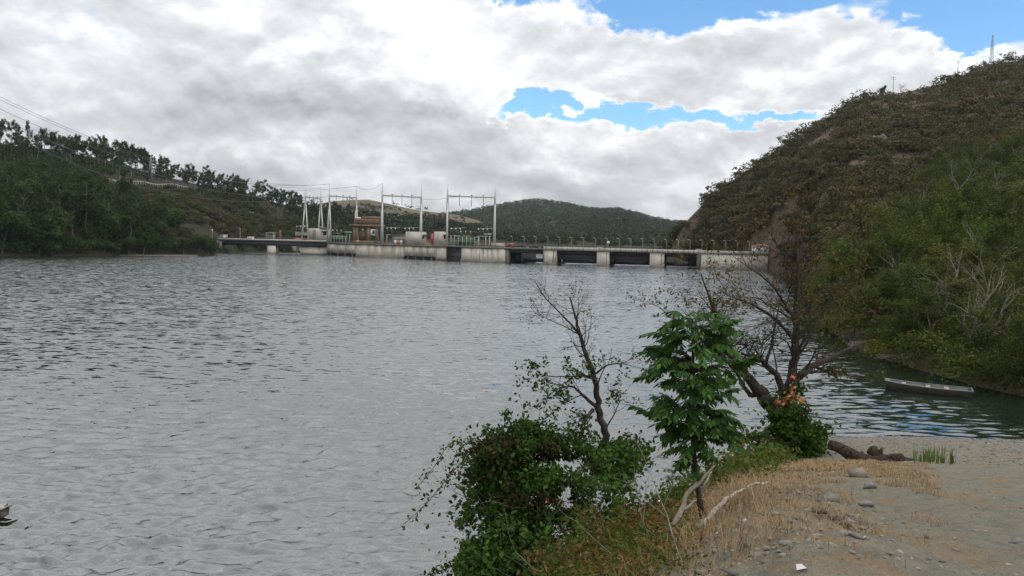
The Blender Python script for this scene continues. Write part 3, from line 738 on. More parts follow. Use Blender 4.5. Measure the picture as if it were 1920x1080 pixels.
# -- spillway
c1 = face(1130); O1 = np.array([c1[0], c1[1], 0.0])
sw = thing('spillway', 'spillway with dark steel gates between pale concrete piers and a road deck on top', 'dam', (c1[0], c1[1], 0))
for a_, b_ in ((1020, 1043.5), (1120, 1143), (1219, 1246)):
    pr = part('pier', MB().slab(face(a_), face(b_), -2, TOPZ - .72, 1.2, 22), 'concrete', sw, org=O1)
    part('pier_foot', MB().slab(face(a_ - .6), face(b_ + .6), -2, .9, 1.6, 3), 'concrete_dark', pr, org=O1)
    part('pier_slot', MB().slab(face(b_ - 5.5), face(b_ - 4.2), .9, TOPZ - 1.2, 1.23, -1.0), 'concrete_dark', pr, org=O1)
part('pier', MB().slab(face(949.2), face(954), -2, TOPZ - .72, .2, 22), 'concrete_dark', sw, org=O1)
part('abutment_pier', MB().slab(face(1307), face(1315), -2, TOPZ - .72, .3, 22), 'concrete_dark', sw, org=O1)
ab = part('abutment_wall', MB().slab(face(1315.2), face(1440), -2, TOPZ - .72, 1.3, 20), 'concrete', sw, org=O1)
for x_ in (1326, 1361, 1393): part('joint', MB().slab(face(x_), face(x_ + .5), .5, TOPZ - .8, 1.33, -1.2), 'concrete_dark', ab, org=O1)
part('abutment_foot', MB().slab(face(1314), face(1440), -2, .8, 1.9, 1), 'concrete_dark', sw, org=O1)
part('deck', MB().slab(face(950), face(1440), TOPZ - .7, TOPZ - .1, .6, 12), 'concrete_dark', sw, org=O1)
for a_, b_ in ((1020, 1120), (1120, 1219), (1219, 1315), (1315, 1440)):
    pp = part('parapet', MB().slab(face(a_ + .1), face(b_ - .1), TOPZ - .72, TOPZ + .75, 1.5, -1.2), 'concrete_pale', sw, org=O1)
    n_ = 10
    for k in range(n_):
        x_ = a_ + (b_ - a_) * (k + .5) / n_
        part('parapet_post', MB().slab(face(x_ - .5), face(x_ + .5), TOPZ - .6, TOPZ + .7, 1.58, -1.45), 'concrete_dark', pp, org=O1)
part('parapet', MB().slab(face(1022), face(1440), TOPZ - .1, TOPZ + .7, -11.4, 11.8), 'concrete_pale', sw, org=O1)
bays = [(954, 1020), (1043.5, 1120), (1143, 1219), (1246, 1307)]
for k, (a_, b_) in enumerate(bays):
    gd = part('deck_girder', MB().slab(face(a_ + .1), face(b_ - .1), 4.5 if k in (0, 3) else 4.7, TOPZ - .75, -1.2, 2.2), 'gate_steel', sw, org=O1)
    part('girder_flange', MB().slab(face(a_ + .2), face(b_ - .2), 4.42 if k in (0, 3) else 4.62, 4.58 if k in (0, 3) else 4.78, -.9, 2.4), 'near_black', gd, org=O1)
    if k in (1, 2):
        gt = part('gate_leaf', MB().slab(face(a_ + .5), face(b_ - .5), 2.3, 4.6, -2.6, 3.2), 'gate_steel', sw, org=O1)
        part('gate_rib', MB().slab(face(a_ + .6), face(b_ - .6), 3.7, 3.95, -2.2, 2.7), 'concrete_dark', gt, org=O1)
        part('gate_lip', MB().slab(face(a_ + 16), face(b_ - 16), 1.9, 2.3, -2.6, 3.1), 'gate_steel', gt, org=O1)
    else:
        part('gate_arm', MB().slab(face(a_ + .3), face(a_ + 15) if k == 0 else face(a_ + 3), .6, 4.4, -6, 9), 'near_black', sw, org=O1)
        part('gate_arm', MB().slab(face(b_ - (8 if k == 0 else 17)), face(b_ - .3), .6, 4.0, -6, 9), 'near_black', sw, org=O1)
    part('lower_beam', MB().slab(face(a_ + .2), face(b_ - .2), .45, 2.1, -15, 17), 'near_black', sw, org=O1)
    part('bay_shade_lining', MB().slab(face(a_), face(a_ + 1.2), -1, 4.4, -2.5, 21), 'shade_black', sw, org=O1)  # added near-black linings paint the shade onto the bay sides
    part('bay_shade_lining', MB().slab(face(b_ - 1.2), face(b_), -1, 4.4, -2.5, 21), 'shade_black', sw, org=O1)

# lamp posts on the dam road
ORD = 'first second third fourth fifth sixth seventh eighth ninth tenth eleventh twelfth thirteenth fourteenth fifteenth sixteenth seventeenth eighteenth nineteenth twentieth twenty-first'.split()
pole = MB().tube([(0, 0, 0), (0, 0, 4.9)], [.11, .07], 6).mesh('pole', 'grey_metal')
arm_ = MB().tube([(0, 0, 4.85), (-.25, -.1, 5.0), (-.7, -.25, 5.05)], .05, 5).mesh('arm', 'grey_metal')
head_ = MB().box(-.75, -.28, 5.03, .75, .3, .16).mesh('lamp_head', 'white_paint')
for k in range(21):
    q = face(960 + 22.9 * k, 9.5)
    e = thing('street_lamp', 'slim grey street lamp on the dam road, ' + ORD[k] + ' from the red van', 'street lamp', (q[0], q[1], TOPZ - .1), 0, 'street lamps along the dam road')
    part('pole', pole, None, e); part('arm', arm_, None, e); part('lamp_head', head_, None, e)

q = face(1140.5, 1.0)
e = thing('globe_lamp', 'post with a round white globe on the middle spillway pier', 'lamp', (q[0], q[1], TOPZ - .72))
part('pole', MB().tube([(0, 0, 0), (0, 0, 3.6)], .09, 6), 'grey_metal', e); part('globe', MB().ball((0, 0, 3.75), .62, 12, 8), 'white_paint', e, True)
for px_, lab in ((1125, 'low white hatch box on the spillway parapet beside the globe lamp'), (1311, 'pale rounded cover on the parapet above the last gate')):
    q = face(px_, .6); e = thing('hatch_box', lab, 'box', (q[0], q[1], TOPZ + .75))
    part('body', MB().box(0, 0, .18, 2.2, 1.4, .36), 'white_paint', e); part('lid', MB().box(0, 0, .42, 2.4, 1.6, .1), 'concrete_pale', e)
q = face(1437, 8)
e = thing('gatehouse', 'small white building with red tiled roof at the right end of the dam', 'building', (q[0], q[1], TOPZ - .1))
part('wall', MB().box(0, 0, 1.5, 5.5, 4.5, 3.0), 'white_paint', e)
part('roof', MB().add([(-3, -2.6, 3.0), (3, -2.6, 3.0), (3, 2.6, 3.0), (-3, 2.6, 3.0), (-1.6, 0, 3.9), (1.6, 0, 3.9)], [(0, 1, 5, 4), (2, 3, 4, 5)]).add([(-3, -2.6, 3.0), (-3, 2.6, 3.0), (-1.6, 0, 3.9), (3, -2.6, 3.0), (3, 2.6, 3.0), (1.6, 0, 3.9)], [(1, 0, 2), (3, 4, 5)]), 'roof_tile', e)
part('window', MB().box(-1.2, -2.27, 1.7, 1.0, .06, 1.0), 'glass_dark', e); part('door', MB().box(1.3, -2.27, 1.05, 1.0, .06, 2.05), 'gate_steel', e)

# red vehicle and the low equipment on the first bay
q = face(957.5, 5)
e = thing('red_van', 'small red van with white roof parked on the dam beside the concrete block', 'van', (q[0], q[1], TOPZ - .1), R(8))
bd = part('body', MB().box(0, 0, .95, 2.6, 1.6, 1.1), 'red_paint', e); part('roof', MB().box(0, 0, 1.78, 2.7, 1.7, .14), 'white_paint', e)
part('cab', MB().box(0, 0, 1.6, 2.4, 1.5, .24, 0, .96), 'red_paint', e); part('windscreen', MB().box(-.5, -.81, 1.15, .9, .04, .45), 'glass_dark', e)
for x_ in (-.85, .85):
    for y_ in (-.72, .72): part('wheel', MB().tube([(x_, y_ - .1, .34), (x_, y_ + .1, .34)], .34, 10), 'tyre', e)
for k, (px_, lab) in enumerate(((977, 'low dark hoist frame beside the red van on the dam'), (989, 'middle one of the low dark hoist frames on the first bay'), (1001, 'third low dark hoist frame over the first spillway bay'), (1012, 'low dark hoist frame next to the first spillway pier'))):
    q = face(px_, 3 + k % 2); e = thing('gate_hoist', lab, 'hoist', (q[0], q[1], TOPZ - .1), .1 * k)
    part('frame', MB().box(-.8, 0, .5, .2, .9, 1.0).box(.8, 0, .5, .2, .9, 1.0).box(0, 0, .95, 1.8, .9, .15), 'near_black', e)
    part('drum', MB().tube([(-.6, 0, .55), (.6, 0, .55)], .33, 10), 'concrete_pale' if k % 2 else 'gate_steel', e)
    part('motor', MB().box(.2, .1, 1.2, .7, .5, .4), 'gate_steel', e)

# -- access bridge on the left
bA, bB = P(409, 452, 412)[:2], P(612, 458, 421)[:2]
bc = (bA + bB) / 2; O2 = np.array([bc[0], bc[1], 0])
br = thing('access_bridge', 'low road bridge with dark girder and one pale pier left of the powerhouse', 'bridge', (bc[0], bc[1], 0))
part('deck', MB().slab(bA, bB, 6.55, 7.0, .5, 9), 'concrete_dark', br, org=O2)
part('girder', MB().slab(bA, bB, 4.3, 6.54, .05, .6), 'near_black', br, org=O2)  # both girders take the near-black colour
part('girder', MB().slab(bA, bB, 4.3, 6.54, -7.8, 8.4), 'near_black', br, org=O2)
pp = part('parapet', MB().slab(bA, bB, 6.9, 7.75, .62, -.42), 'concrete_pale', br, org=O2)
def bpt(px): p = P(px, 455, float(np.interp(px, [409, 612], [412, 421]))); return p[:2]
pr = part('pier', MB().slab(bpt(501), bpt(517), -2, 4.28, .3, 8.5), 'concrete', br, org=O2)
part('pier_foot', MB().slab(bpt(500), bpt(518), -2, .9, .8, 9), 'concrete_dark', pr, org=O2)
part('abutment', MB().slab(bpt(405), bpt(416), -2, 6.5, .2, 9), 'concrete_dark', br, org=O2)
part('abutment', MB().slab(bpt(563), bpt(613), -2, 4.28, -.8, 9), 'concrete', br, org=O2)
rl = MB()
for x_ in np.arange(412, 610, 6.0): rl.slab(bpt(x_), bpt(x_ + .35), 7.7, 8.5, .5, -.42)
rl.slab(bA, bB, 8.45, 8.52, .5, -.42); part('railing', rl, 'grey_metal', br, org=O2)
wA, wB = PZ(412, 468)[:2], PZ(566, 474)[:2]
wc = (wA + wB) / 2; O3 = np.array([wc[0], wc[1], 0])
e = thing('intake_wall', 'pale concrete wall with pillars standing in the water behind the bridge', 'wall', (wc[0], wc[1], 0))
part('wall', MB().slab(wA, wB, -2, 4.6, -1.2, 3), 'concrete', e, org=O3); part('cap', MB().slab(wA, wB, 4.6, 5.3, .2, 3), 'concrete_dark', e, org=O3)
part('slot_shade', MB().slab(wA, wB, -2, .9, -1.0, 1.3), 'near_black', e, org=O3)  # solid black strip stands in for shade inside the openings
for k in range(12):
    a_ = wA + (wB - wA) * (k + .2) / 12; part('pillar', MB().slab(a_, a_ + (wB - wA) * .022, -2, 4.6, .1, 1.3), 'concrete_dark', e, org=O3)

# small things on the bridge
def boxy(name, lab, cat, px, Yoff, w_, d_, h, mat, lid=None, z=7.0):
    p = bpt(px) if px < 612 else face(px); e = thing(name, lab, cat, (p[0], p[1] + Yoff, z))
    part('body', MB().box(0, 0, h / 2, w_, d_, h), mat, e); part('lid', MB().box(0, 0, h + .06, w_ * 1.06, d_ * 1.06, .12), lid or mat, e); return e
e = boxy('control_cabinet', 'grey cabinet at the left end of the access bridge', 'cabinet', 416, 3, 3.2, 2.2, 2.5, 'grey_metal')
part('door', MB().box(.6, -1.12, 1.2, 1.2, .05, 1.9), 'frame_paint', e)
e = boxy('white_cabin', 'small white cabin with dark openings standing on the bridge', 'cabin', 466.5, 3, 2.9, 2.0, 1.7, 'white_paint')
for x_ in (-.5, .5): part('window', MB().box(x_, -1.02, 1.0, .6, .05, .6), 'glass_dark', e)
e = thing('bus_shelter', 'grey framed shelter with glass sides on the bridge', 'shelter', (*(bpt(503) + np.array([0, 4])), 7.0))
part('roof', MB().box(0, 0, 4.0, 4.6, 3.0, .22), 'frame_paint', e); part('back_panel', MB().box(0, 1.2, 2.0, 3.8, .08, 3.4), 'grey_metal', e)
for x_ in (-1.9, 1.9):
    for y_ in (-1.2, 1.2): part('post', MB().box(x_, y_, 2.0, .16, .16, 4.0), 'frame_paint', e)
for px_, w_, lab in ((521, .9, 'tall orange column standing on the bridge beside the glass shelter'),):
    p = bpt(px_); e = thing('orange_column', lab, 'column', (p[0], p[1] + 4, 7.0))
    part('post', MB().box(0, 0, 2.7, w_, w_, 5.4), 'rust_orange', e); part('base', MB().box(0, 0, .2, 1.6, 1.6, .4), 'concrete_dark', e)
p = bpt(444); e = thing('bridge_lamp', 'thin lamp post on the bridge left of the white cabin', 'lamp post', (p[0], p[1] + 5, 7.0))
part('pole', MB().tube([(0, 0, 0), (0, 0, 6.2)], [.1, .06], 6), 'frame_paint', e); part('lamp_head', MB().box(-.35, 0, 6.2, .8, .3, .14), 'white_paint', e)
p = P(398, 450, 405); e = thing('warning_light', 'round orange warning light on a post among the trees at the bridge end', 'light', (p[0], p[1], 4.5))
part('post', MB().tube([(0, 0, 0), (0, 0, 7.2)], .08, 6), 'grey_metal', e)
lm, lt, lb, lo = new_mat('lit_orange'); lb.inputs['Emission Color'].default_value = (1, .35, .15, 1); lb.inputs['Emission Strength'].default_value = .9; lb.inputs['Base Color'].default_value = (.6, .2, .1, 1)
part('lens', MB().ball((0, -.2, 7.3), .34, 10, 6), lm, e, True)

# -- concrete service blocks and equipment on the powerhouse deck (local frames face the viewer)
def deck_pt(px, back): p = face(px); return (p[0], p[1] + back, TOPZ)
e = thing('service_block', 'tall pale concrete block with orange pipes beside the first portal frame', 'building', deck_pt(586 + 27, 7)); e.location = (*bpt(588), 7.0); e.location.y += 12; e.rotation_euler[2] = R(12)
part('wall', MB().box(0, 0, 3.5, 11, 8, 7.0), 'concrete_pale', e); part('roof_slab', MB().box(3, -.4, 7.3, 5, 8.4, .5), 'concrete_dark', e)
for x_ in (-3.0, -2.0): part('pipe', MB().tube([(x_, -4.15, .2), (x_, -4.15, 6.2)], .22, 6), 'rust_orange', e)
part('canopy', MB().box(3.0, -4.6, 5.6, 3.4, 1.2, .3), 'concrete_dark', e); part('window', MB().box(3.0, -4.03, 4.3, 1.8, .08, 1.6), 'glass_dark', e)
e = thing('annex_block', 'lower concrete annex with red fence panels left of the tall service block', 'building', (*(bpt(556) + np.array([0, 11])), 7.0), R(8))
part('wall', MB().box(0, 0, 3.9, 6.5, 6, 2.2), 'concrete_pale', e); part('roof_slab', MB().box(0, -.2, 5.2, 7.2, 6.6, .35), 'concrete_dark', e)
part('recess', MB().box(0, .6, 1.4, 6.2, 4.6, 2.8), 'concrete_dark', e); part('fence_panel', MB().box(-1.8, -3.3, .8, 3.4, .1, 1.6), 'orange_paint', e); part('fence_panel', MB().box(1.9, -3.2, .8, 3.0, .1, 1.6), 'rust_dark', e)
for k, (px_, bk, w_, h_, lab) in enumerate(((775, 9, 9.0, 6.2, 'plain pale concrete block between the second and third portal towers'), (822, 8, 4.6, 6.4, 'narrow upright concrete block beside the bulkhead gate'))):
    e = thing('concrete_block', lab, 'block', deck_pt(px_, bk), R(18)); part('wall', MB().box(0, 0, h_ / 2, w_, 6, h_), 'concrete_pale', e); part('canopy', MB().box(w_ * .45, -3.0, h_ * .78, 2.6, 2.0, .3), 'concrete_dark', e)
    part('window', MB().box(w_ * .33, -3.03, h_ * .6, 1.0, .06, 1.4), 'glass_dark', e)
e = thing('switch_house', 'low concrete switch house with wide roof slab in the middle of the powerhouse deck', 'building', deck_pt(750, 10), R(20))
part('wall', MB().box(0, 0, 3.1, 9.5, 5, 2.4), 'concrete_pale', e); part('recess', MB().box(0, .5, 1.0, 9, 4, 2.0), 'concrete_dark', e); part('roof_slab', MB().box(-.4, -.2, 4.5, 11, 6, .4), 'concrete_dark', e)
for k in range(7): part('fence_panel', MB().box(-4.6 + 1.5 * k, -3.4, 1.0, 1.3, .08, 1.9), ('white_paint', 'orange_paint', 'white_paint', 'rust_dark')[k % 4], e)
e = thing('concrete_parapet_block', 'low beige block at the right end of the powerhouse deck', 'block', deck_pt(933, 3), R(5)); part('wall', MB().box(0, 0, .95, 5.6, 4, 1.9), 'concrete_pale', e); part('cap', MB().box(0, 0, 1.98, 5.8, 4.2, .16), 'concrete_dark', e)
e = thing('red_pillar', 'bright red upright tank between the concrete blocks on the deck', 'tank', deck_pt(806, 9)); part('body', MB().tube([(0, 0, 0), (0, 0, 5.2)], .65, 10), 'red_paint', e); part('cap', MB().ball((0, 0, 5.2), (.65, .65, .35), 10, 5), 'red_paint', e)
e = thing('yellow_barrier', 'yellow barrier on the deck beside the red tank', 'barrier', deck_pt(798, 7)); part('panel', MB().box(0, 0, .9, 3.0, .15, .7), 'yellow_paint', e)
for x_ in (-1.2, 1.2): part('leg', MB().box(x_, 0, .3, .15, .5, .6), 'yellow_paint', e)
for k, (px_, bk, lab) in enumerate(((620, 15, 'green transformer behind white posts next to the tall service block'), (870, 12, 'large green transformer under the rightmost portal frame'))):
    e = thing('transformer', lab, 'transformer', deck_pt(px_, bk), R(10)); w_ = 7.5 if k else 6
    part('tank', MB().box(0, 0, 2.0, w_, 3.4, 3.6), 'green_paint', e); part('plinth', MB().box(0, 0, .12, w_ + 1, 4.4, .24), 'concrete_dark', e)
    for j in range(9): part('radiator', MB().box(-w_ * .45 + w_ * .9 * j / 8, -2.0, 1.9, .16, .8, 3.0), 'green_paint', e)
    for j in range(3):
        b_ = part('bushing', MB().tube([(-2 + 2 * j, .2, 3.8), (-2.3 + 2.2 * j, .2, 6.4)], [.3, .16], 8), 'insulator', e); part('cap', MB().ball((-2.3 + 2.2 * j, .2, 6.6), .3, 8, 5), 'white_paint', b_)
    part('conservator', MB().tube([(-w_ * .3, .9, 4.6), (w_ * .3, .9, 4.6)], .5, 10), 'green_paint', e)
    for j in range(7): part('guard_post', MB().tube([(-w_ * .75 + w_ * 1.5 * j / 6, -3.4, 0), (-w_ * .75 + w_ * 1.5 * j / 6, -3.4, 4.2 if k else 3.4)], .1, 5), 'frame_paint', e)
    part('guard_rail', MB().box(0, -3.4, 4.2 if k else 3.4, w_ * 1.5, .12, .12).box(0, -3.4, 2.2, w_ * 1.5, .1, .1), 'frame_paint', e)
for k, (px_, bk, lab) in enumerate(((645, 10, 'white mushroom-shaped post stand left of the orange gantry'), (913, 6, 'white mushroom-shaped post stand under the rightmost portal tower'))):
    e = thing('bus_support', lab, 'support', deck_pt(px_, bk)); part('table', MB().box(0, 0, 5.6, 3.4, 2.6, .4), 'frame_paint', e)
    for x_ in (-.8, .8): part('post', MB().tube([(x_, 0, 0), (x_, 0, 5.4)], .2, 7), 'frame_paint', e)
    part('collar', MB().box(0, 0, 4.9, 2.0, 1.4, .3), 'concrete_dark', e)
for k, (px_, bk, lab) in enumerate(((553, 14, 'first group of dark bushings at the left on top of the annex'), (728, 12, 'dark bushings above the switch house near the orange gantry'), (762, 13, 'dark bushings on the right half of the switch house'),
                                    (853, 10, 'pair of slanted dark bushings left of the large transformer'), (905, 12, 'dark upright bushings near the last portal tower'))):
    loc = deck_pt(px_, bk) if px_ > 612 else (*(bpt(px_) + np.array([0, 13])), 7.0)
    e = thing('bushing_group', lab, 'bushings', loc, R(10)); part('frame', MB().box(0, 0, 4.65, 6.2, .5, .25).box(-2.6, 0, 2.3, .25, .25, 4.6).box(2.6, 0, 2.3, .25, .25, 4.6), 'frame_paint', e)
    for j in range(3):
        x_ = -2 + 2 * j; b_ = part('bushing', MB().tube([(x_, 0, 4.7), (x_ - .5, -.2, 7.6)], [.34, .2], 8), 'insulator' if j % 2 else 'near_black', e); part('cap', MB().ball((x_ - .55, -.2, 7.8), .33, 8, 5), 'white_paint', b_)
    part('busbar', MB().tube([(-3, -.2, 8.0), (0, -.2, 8.2), (4, -.2, 8.4)], .07, 5), 'frame_paint', e)

# -- orange gantry crane
gp = deck_pt(682, 8)
e = thing('gantry_crane', 'rusty orange gantry crane standing on the powerhouse deck', 'crane', gp, R(6))
for x_ in (-6.2, -4.9, .9, 5.2): part('column', MB().box(x_, -1.6, 4.2, 1.15 if x_ != .9 else 1.8, 1.2, 8.4), 'rust_orange', e)
for x_ in (-6.0, 5.0): part('column', MB().box(x_, 3.2, 4.2, 1.1, 1.2, 8.4), 'rust_dark', e)
part('bridge_beam', MB().box(0, .6, 9.0, 17.5, 6.6, 1.1), 'rust_orange', e); part('cantilever_beam', MB().box(-5.2, -1.2, 8.2, 7.5, 1.6, .7), 'rust_dark', e)
tr = part('trolley', MB().box(.3, .4, 11.0, 12.5, 5.2, 2.6), 'rust_orange', e); part('trolley_top', MB().box(2.2, .4, 13.0, 9.2, 4.6, 1.6), 'rust_orange', e)
for z_ in (10.3, 11.6): part('trolley_rib', MB().box(.3, -2.25, z_, 12.6, .14, .22), 'rust_dark', tr)
part('roof_box', MB().box(-4.6, 0, 12.8, 3.0, 2.2, .9), 'white_paint', e)
part('jib', MB().tube([(6.4, -1, 9.5), (7.4, -1, 13.6)], .4, 6), 'rust_orange', e); part('handrail', MB().box(0, -2.6, 9.9, 17, .08, .08).box(-8, -2.6, 9.6, .1, .1, .8).box(8, -2.6, 9.6, .1, .1, .8), 'rust_dark', e)
part('cabin', MB().box(3.2, -1.4, 5.6, 2.3, 1.8, 3.2), 'white_paint', e); part('cabin_window', MB().box(3.6, -2.33, 5.9, 1.2, .06, 1.8), 'glass_dark', e)
part('machinery', MB().box(-2.2, -.4, 3.6, 3.4, 2.4, 4.6), 'rust_dark', e); part('floodlight', MB().box(-2.0, -1.75, 6.8, .7, .3, .9), 'white_paint', e)
part('base_beam', MB().box(0, -1.6, .7, 13.5, 1.3, 1.3), 'rust_orange', e); part('wheel', MB().tube([(-4.4, -2.5, .8), (-4.4, -2.2, .8)], .75, 12), 'yellow_paint', e); part('wheel', MB().tube([(4.8, -2.5, .8), (4.8, -2.2, .8)], .75, 12), 'rust_dark', e)

# -- portal frames carrying the line terminations
HF = 27.0
def portal(pxa, pxb, Ya, Yb, ground, lab, top_y):
    a = P(pxa, 440, Ya); b = P(pxb, 440, Yb); c = (a + b) / 2
    e = thing('portal_frame', lab, 'portal frame', (c[0], c[1], ground))
    z1 = (P((pxa + pxb) / 2, top_y, (Ya + Yb) / 2)[2]) - ground; zb = z1 * .8
    d = unit(np.array([b[0] - a[0], b[1] - a[1], 0])); n = np.array([-d[1], d[0], 0]); hw = np.linalg.norm(b[:2] - a[:2]) / 2
    for s_ in (-1, 1):
        base = d * hw * s_
        tw = part('tower', MB().tube([base + (0, 0, zb * .72), base + (0, 0, zb), base + (0, 0, z1)], [.5, .46, .2], 8), 'frame_paint', e)
        for q in (-1, 1): part('tower_leg', MB().tube([base + n * 1.75 * q, base + n * .22 * q + (0, 0, zb * .86)], [.40, .30], 8), 'frame_paint', tw)
        part('tower_brace', MB().tube([base - n * 1.2 + (0, 0, zb * .34), base + n * 1.2 + (0, 0, zb * .34)], .14, 5), 'frame_paint', tw)
    part('crossbeam', MB().tube([-d * hw + (0, 0, zb), d * hw + (0, 0, zb)], .42, 8), 'frame_paint', e)
    for k in (-.5, 0, .5):
        q = d * hw * k; part('insulator_string', MB().tube([q + (0, 0, zb - .3), q + (0, 0, zb - 4.4)], .12, 5), 'insulator', e)
        part('hanger', MB().box(q[0], q[1], zb + .5, .7, .5, .45), 'concrete_dark', e)
    return [np.array([c[0], c[1], ground]) + d * hw * k + (0, 0, zb) for k in (-.5, 0, .5)] + [np.array([c[0], c[1], ground]) + d * hw * s_ + (0, 0, z1) for s_ in (-1, 1)]
terms = [portal(572, 601, 424, 446, 7.0, 'leftmost and narrowest looking pale portal frame beside the service block', 350),
         portal(617, 667.5, 412, 424, TOPZ, 'pale portal frame standing just left of the orange gantry', 347),
         portal(716, 789, 388, 396, TOPZ, 'pale portal frame standing just right of the orange gantry', 345),
         portal(838, 927, 360, 364, TOPZ, 'widest looking portal frame at the right end of the powerhouse', 345)]
# overhead wires
def wire(a, b, sag, lab, r=.07):
    t_ = np.linspace(0, 1, 22)[:, None]; p = a + (b - a) * t_; p[:, 2] -= sag * 4 * (t_[:, 0] * (1 - t_[:, 0]))
    o = single('overhead_wire', MB().tube(p, r, 4), 'wire', lab, 'wire', p[0], 'overhead wires crossing the left hill')
ends = [(-30, 166, 300), (-30, 172, 312), (-30, 190, 318), (-30, 206, 330), (-30, 214, 340), (-30, 226, 350)]
for k, (tgt, en) in enumerate(zip([terms[0][3], terms[0][4], terms[1][3], terms[1][0], terms[1][4], terms[0][0]], ends)):
    wire(P(*en), tgt, 9 + k, ('topmost', 'second', 'third', 'fourth', 'fifth', 'lowest')[k] + ' thin overhead wire from the upper left down to the portal frames')
wire(terms[1][4], terms[2][3], 2.5, 'thin wire strung between the tops of the two portal frames either side of the gantry', .06)
wire(terms[2][1], terms[3][0], 1.5, 'thin wire between the crossbeams of the two right portal frames', .06)

# pylons and poles on the hills
def hill_pt(hill, px, py, lo=.02, hi=1.0):
    uu, vv = np.meshgrid(np.linspace(.02, .98, 260), np.linspace(lo, hi, 150), indexing='ij'); q = hill.at(uu, vv); a, b_ = project(q)
    return q.reshape(-1, 3)[np.argmin(((a - px) ** 2 + (b_ - py) ** 2).ravel())]
def lattice(px, pyb, Y, h, w_, lab, arms=True, name='lattice_pylon'):
    p = hill_pt(left if px < 900 else right, px, pyb); e = thing(name, lab, 'pylon', p)
    for sx_ in (-1, 1):
        for sy_ in (-1, 1): part('leg', MB().tube([(sx_ * w_, sy_ * w_, -1.5), (sx_ * w_ * .16, sy_ * w_ * .16, h)], .13, 4), 'grey_metal', e)
    br_ = MB(); n_ = 7
    for k in range(n_):
        z0, z1 = h * k / n_, h * (k + 1) / n_; a0 = w_ * (1 - .84 * k / n_); a1 = w_ * (1 - .84 * (k + 1) / n_)
        for s_ in (-1, 1): br_.tube([(-a0, s_ * a0, z0), (a1, s_ * a1, z1)], .07, 3); br_.tube([(s_ * a0, a0, z0), (s_ * a1, -a1, z1)], .07, 3)
    part('bracing', br_, 'grey_metal', e)
    if arms:
        for z_ in (.8, .95): part('crossarm', MB().box(0, 0, h * z_, w_ * 2.6, .2, .2), 'grey_metal', e)
lattice(283, 338, 470, 15, 1.3, 'grey lattice pylon in the trees near the road on the left hill')
lattice(56, 292, 440, 16, 1.3, 'grey lattice pylon among the trees at the far left')
lattice(1859, 112, 500, 17.5, 1.0, 'tall slender lattice mast on the top of the right hill', False, 'radio_mast')
for px_, pyb, Y_, h_, lab in ((1674, 180, 480, 11.5, 'wooden power pole on the skyline beside a lone tree of the right hill'), (1795, 148, 494, 11, 'wooden power pole higher up the skyline below the mast')):
    p = P(px_, pyb, Y_); e = thing('power_pole', lab, 'power pole', p)
    part('post', MB().tube([(0, 0, -1.5), (0, 0, h_)], [.2, .14], 6), 'bark_grey', e)
    for z_ in (.95, .86): part('crossarm', MB().box(0, 0, h_ * z_, 3.2, .16, .18), 'bark_grey', e)
place_tree('broad', 1, P(1655, 176, 478) - (0, 0, .5), .62, 'ridge_tree', 'lone round tree on the skyline left of the power pole', None, sxy=1.2)
place_tree('thin', 1, P(1690, 174, 482) - (0, 0, .5), .75, 'ridge_tree', 'thin open tree on the skyline right of the power pole', None, sxy=1.3)
# roadside guard rail, white boxes
gr0 = hill_pt(left, 172, 339); gr = thing('guard_rail', 'long pale guard rail of the road across the left hill', 'guard rail', gr0)
g1 = hill_pt(left, 352, 353); rail = MB(); prev = None
for k in range(40):
    q = gr0 + (g1 - gr0) * k / 39; q[2] += .55 + .5 * math.sin(k * .45)
    part('post', MB().box(*(q - gr0 - (0, 0, .3)), .25, .25, 2.0), 'concrete_pale', gr)
    if prev is not None: part('rail_length', MB().slab(prev[:2] - gr0[:2], q[:2] - gr0[:2], (q[2] + prev[2]) / 2 - gr0[2] + .45, (q[2] + prev[2]) / 2 - gr0[2] + 1.05, .2, 0), 'concrete_pale', gr)
    prev = q
for px_, pyb, Y_, s_, lab in ((470.5, 405, 500, 1.9, 'small white hut among bushes on the left hill slope'), (1524, 432, 270, 1.6, 'small white box building on the right slope behind the bare tree')):
    p = hill_pt(left if px_ < 900 else right, px_, pyb); e = thing('white_hut', lab, 'hut', p); part('wall', MB().box(0, 0, s_ * .4, s_, s_, s_ * 1.8), 'white_paint', e); part('roof', MB().box(0, 0, s_ * 1.34, s_ * 1.15, s_ * 1.15, .12), 'concrete_pale', e)
    part('door', MB().box(.1 * s_, -s_ * .51, s_ * .5, s_ * .35, .04, s_ * .8), 'gate_steel', e)
# gravel spit under the left shore trees
gg = np.random.default_rng(71); sp_ = MB(); xs = np.linspace(225, 372, 40)
V = []
for x_ in xs:
    q = PZ(x_, 479.5); w_ = 1.5 + 6 * math.sin(math.pi * (x_ - 225) / 147)
    V.append([(q[0], q[1] - w_ * .35 + w_ * k / 5, .35 * math.sin(math.pi * min(k / 4, 1)) + .15 * gg.random() - .1 * (k == 0)) for k in range(6)])
o = part('gravel_spit', grid_mesh('gravel_spit', np.array(V), M['rock_bank'])); o['kind'] = 'structure'

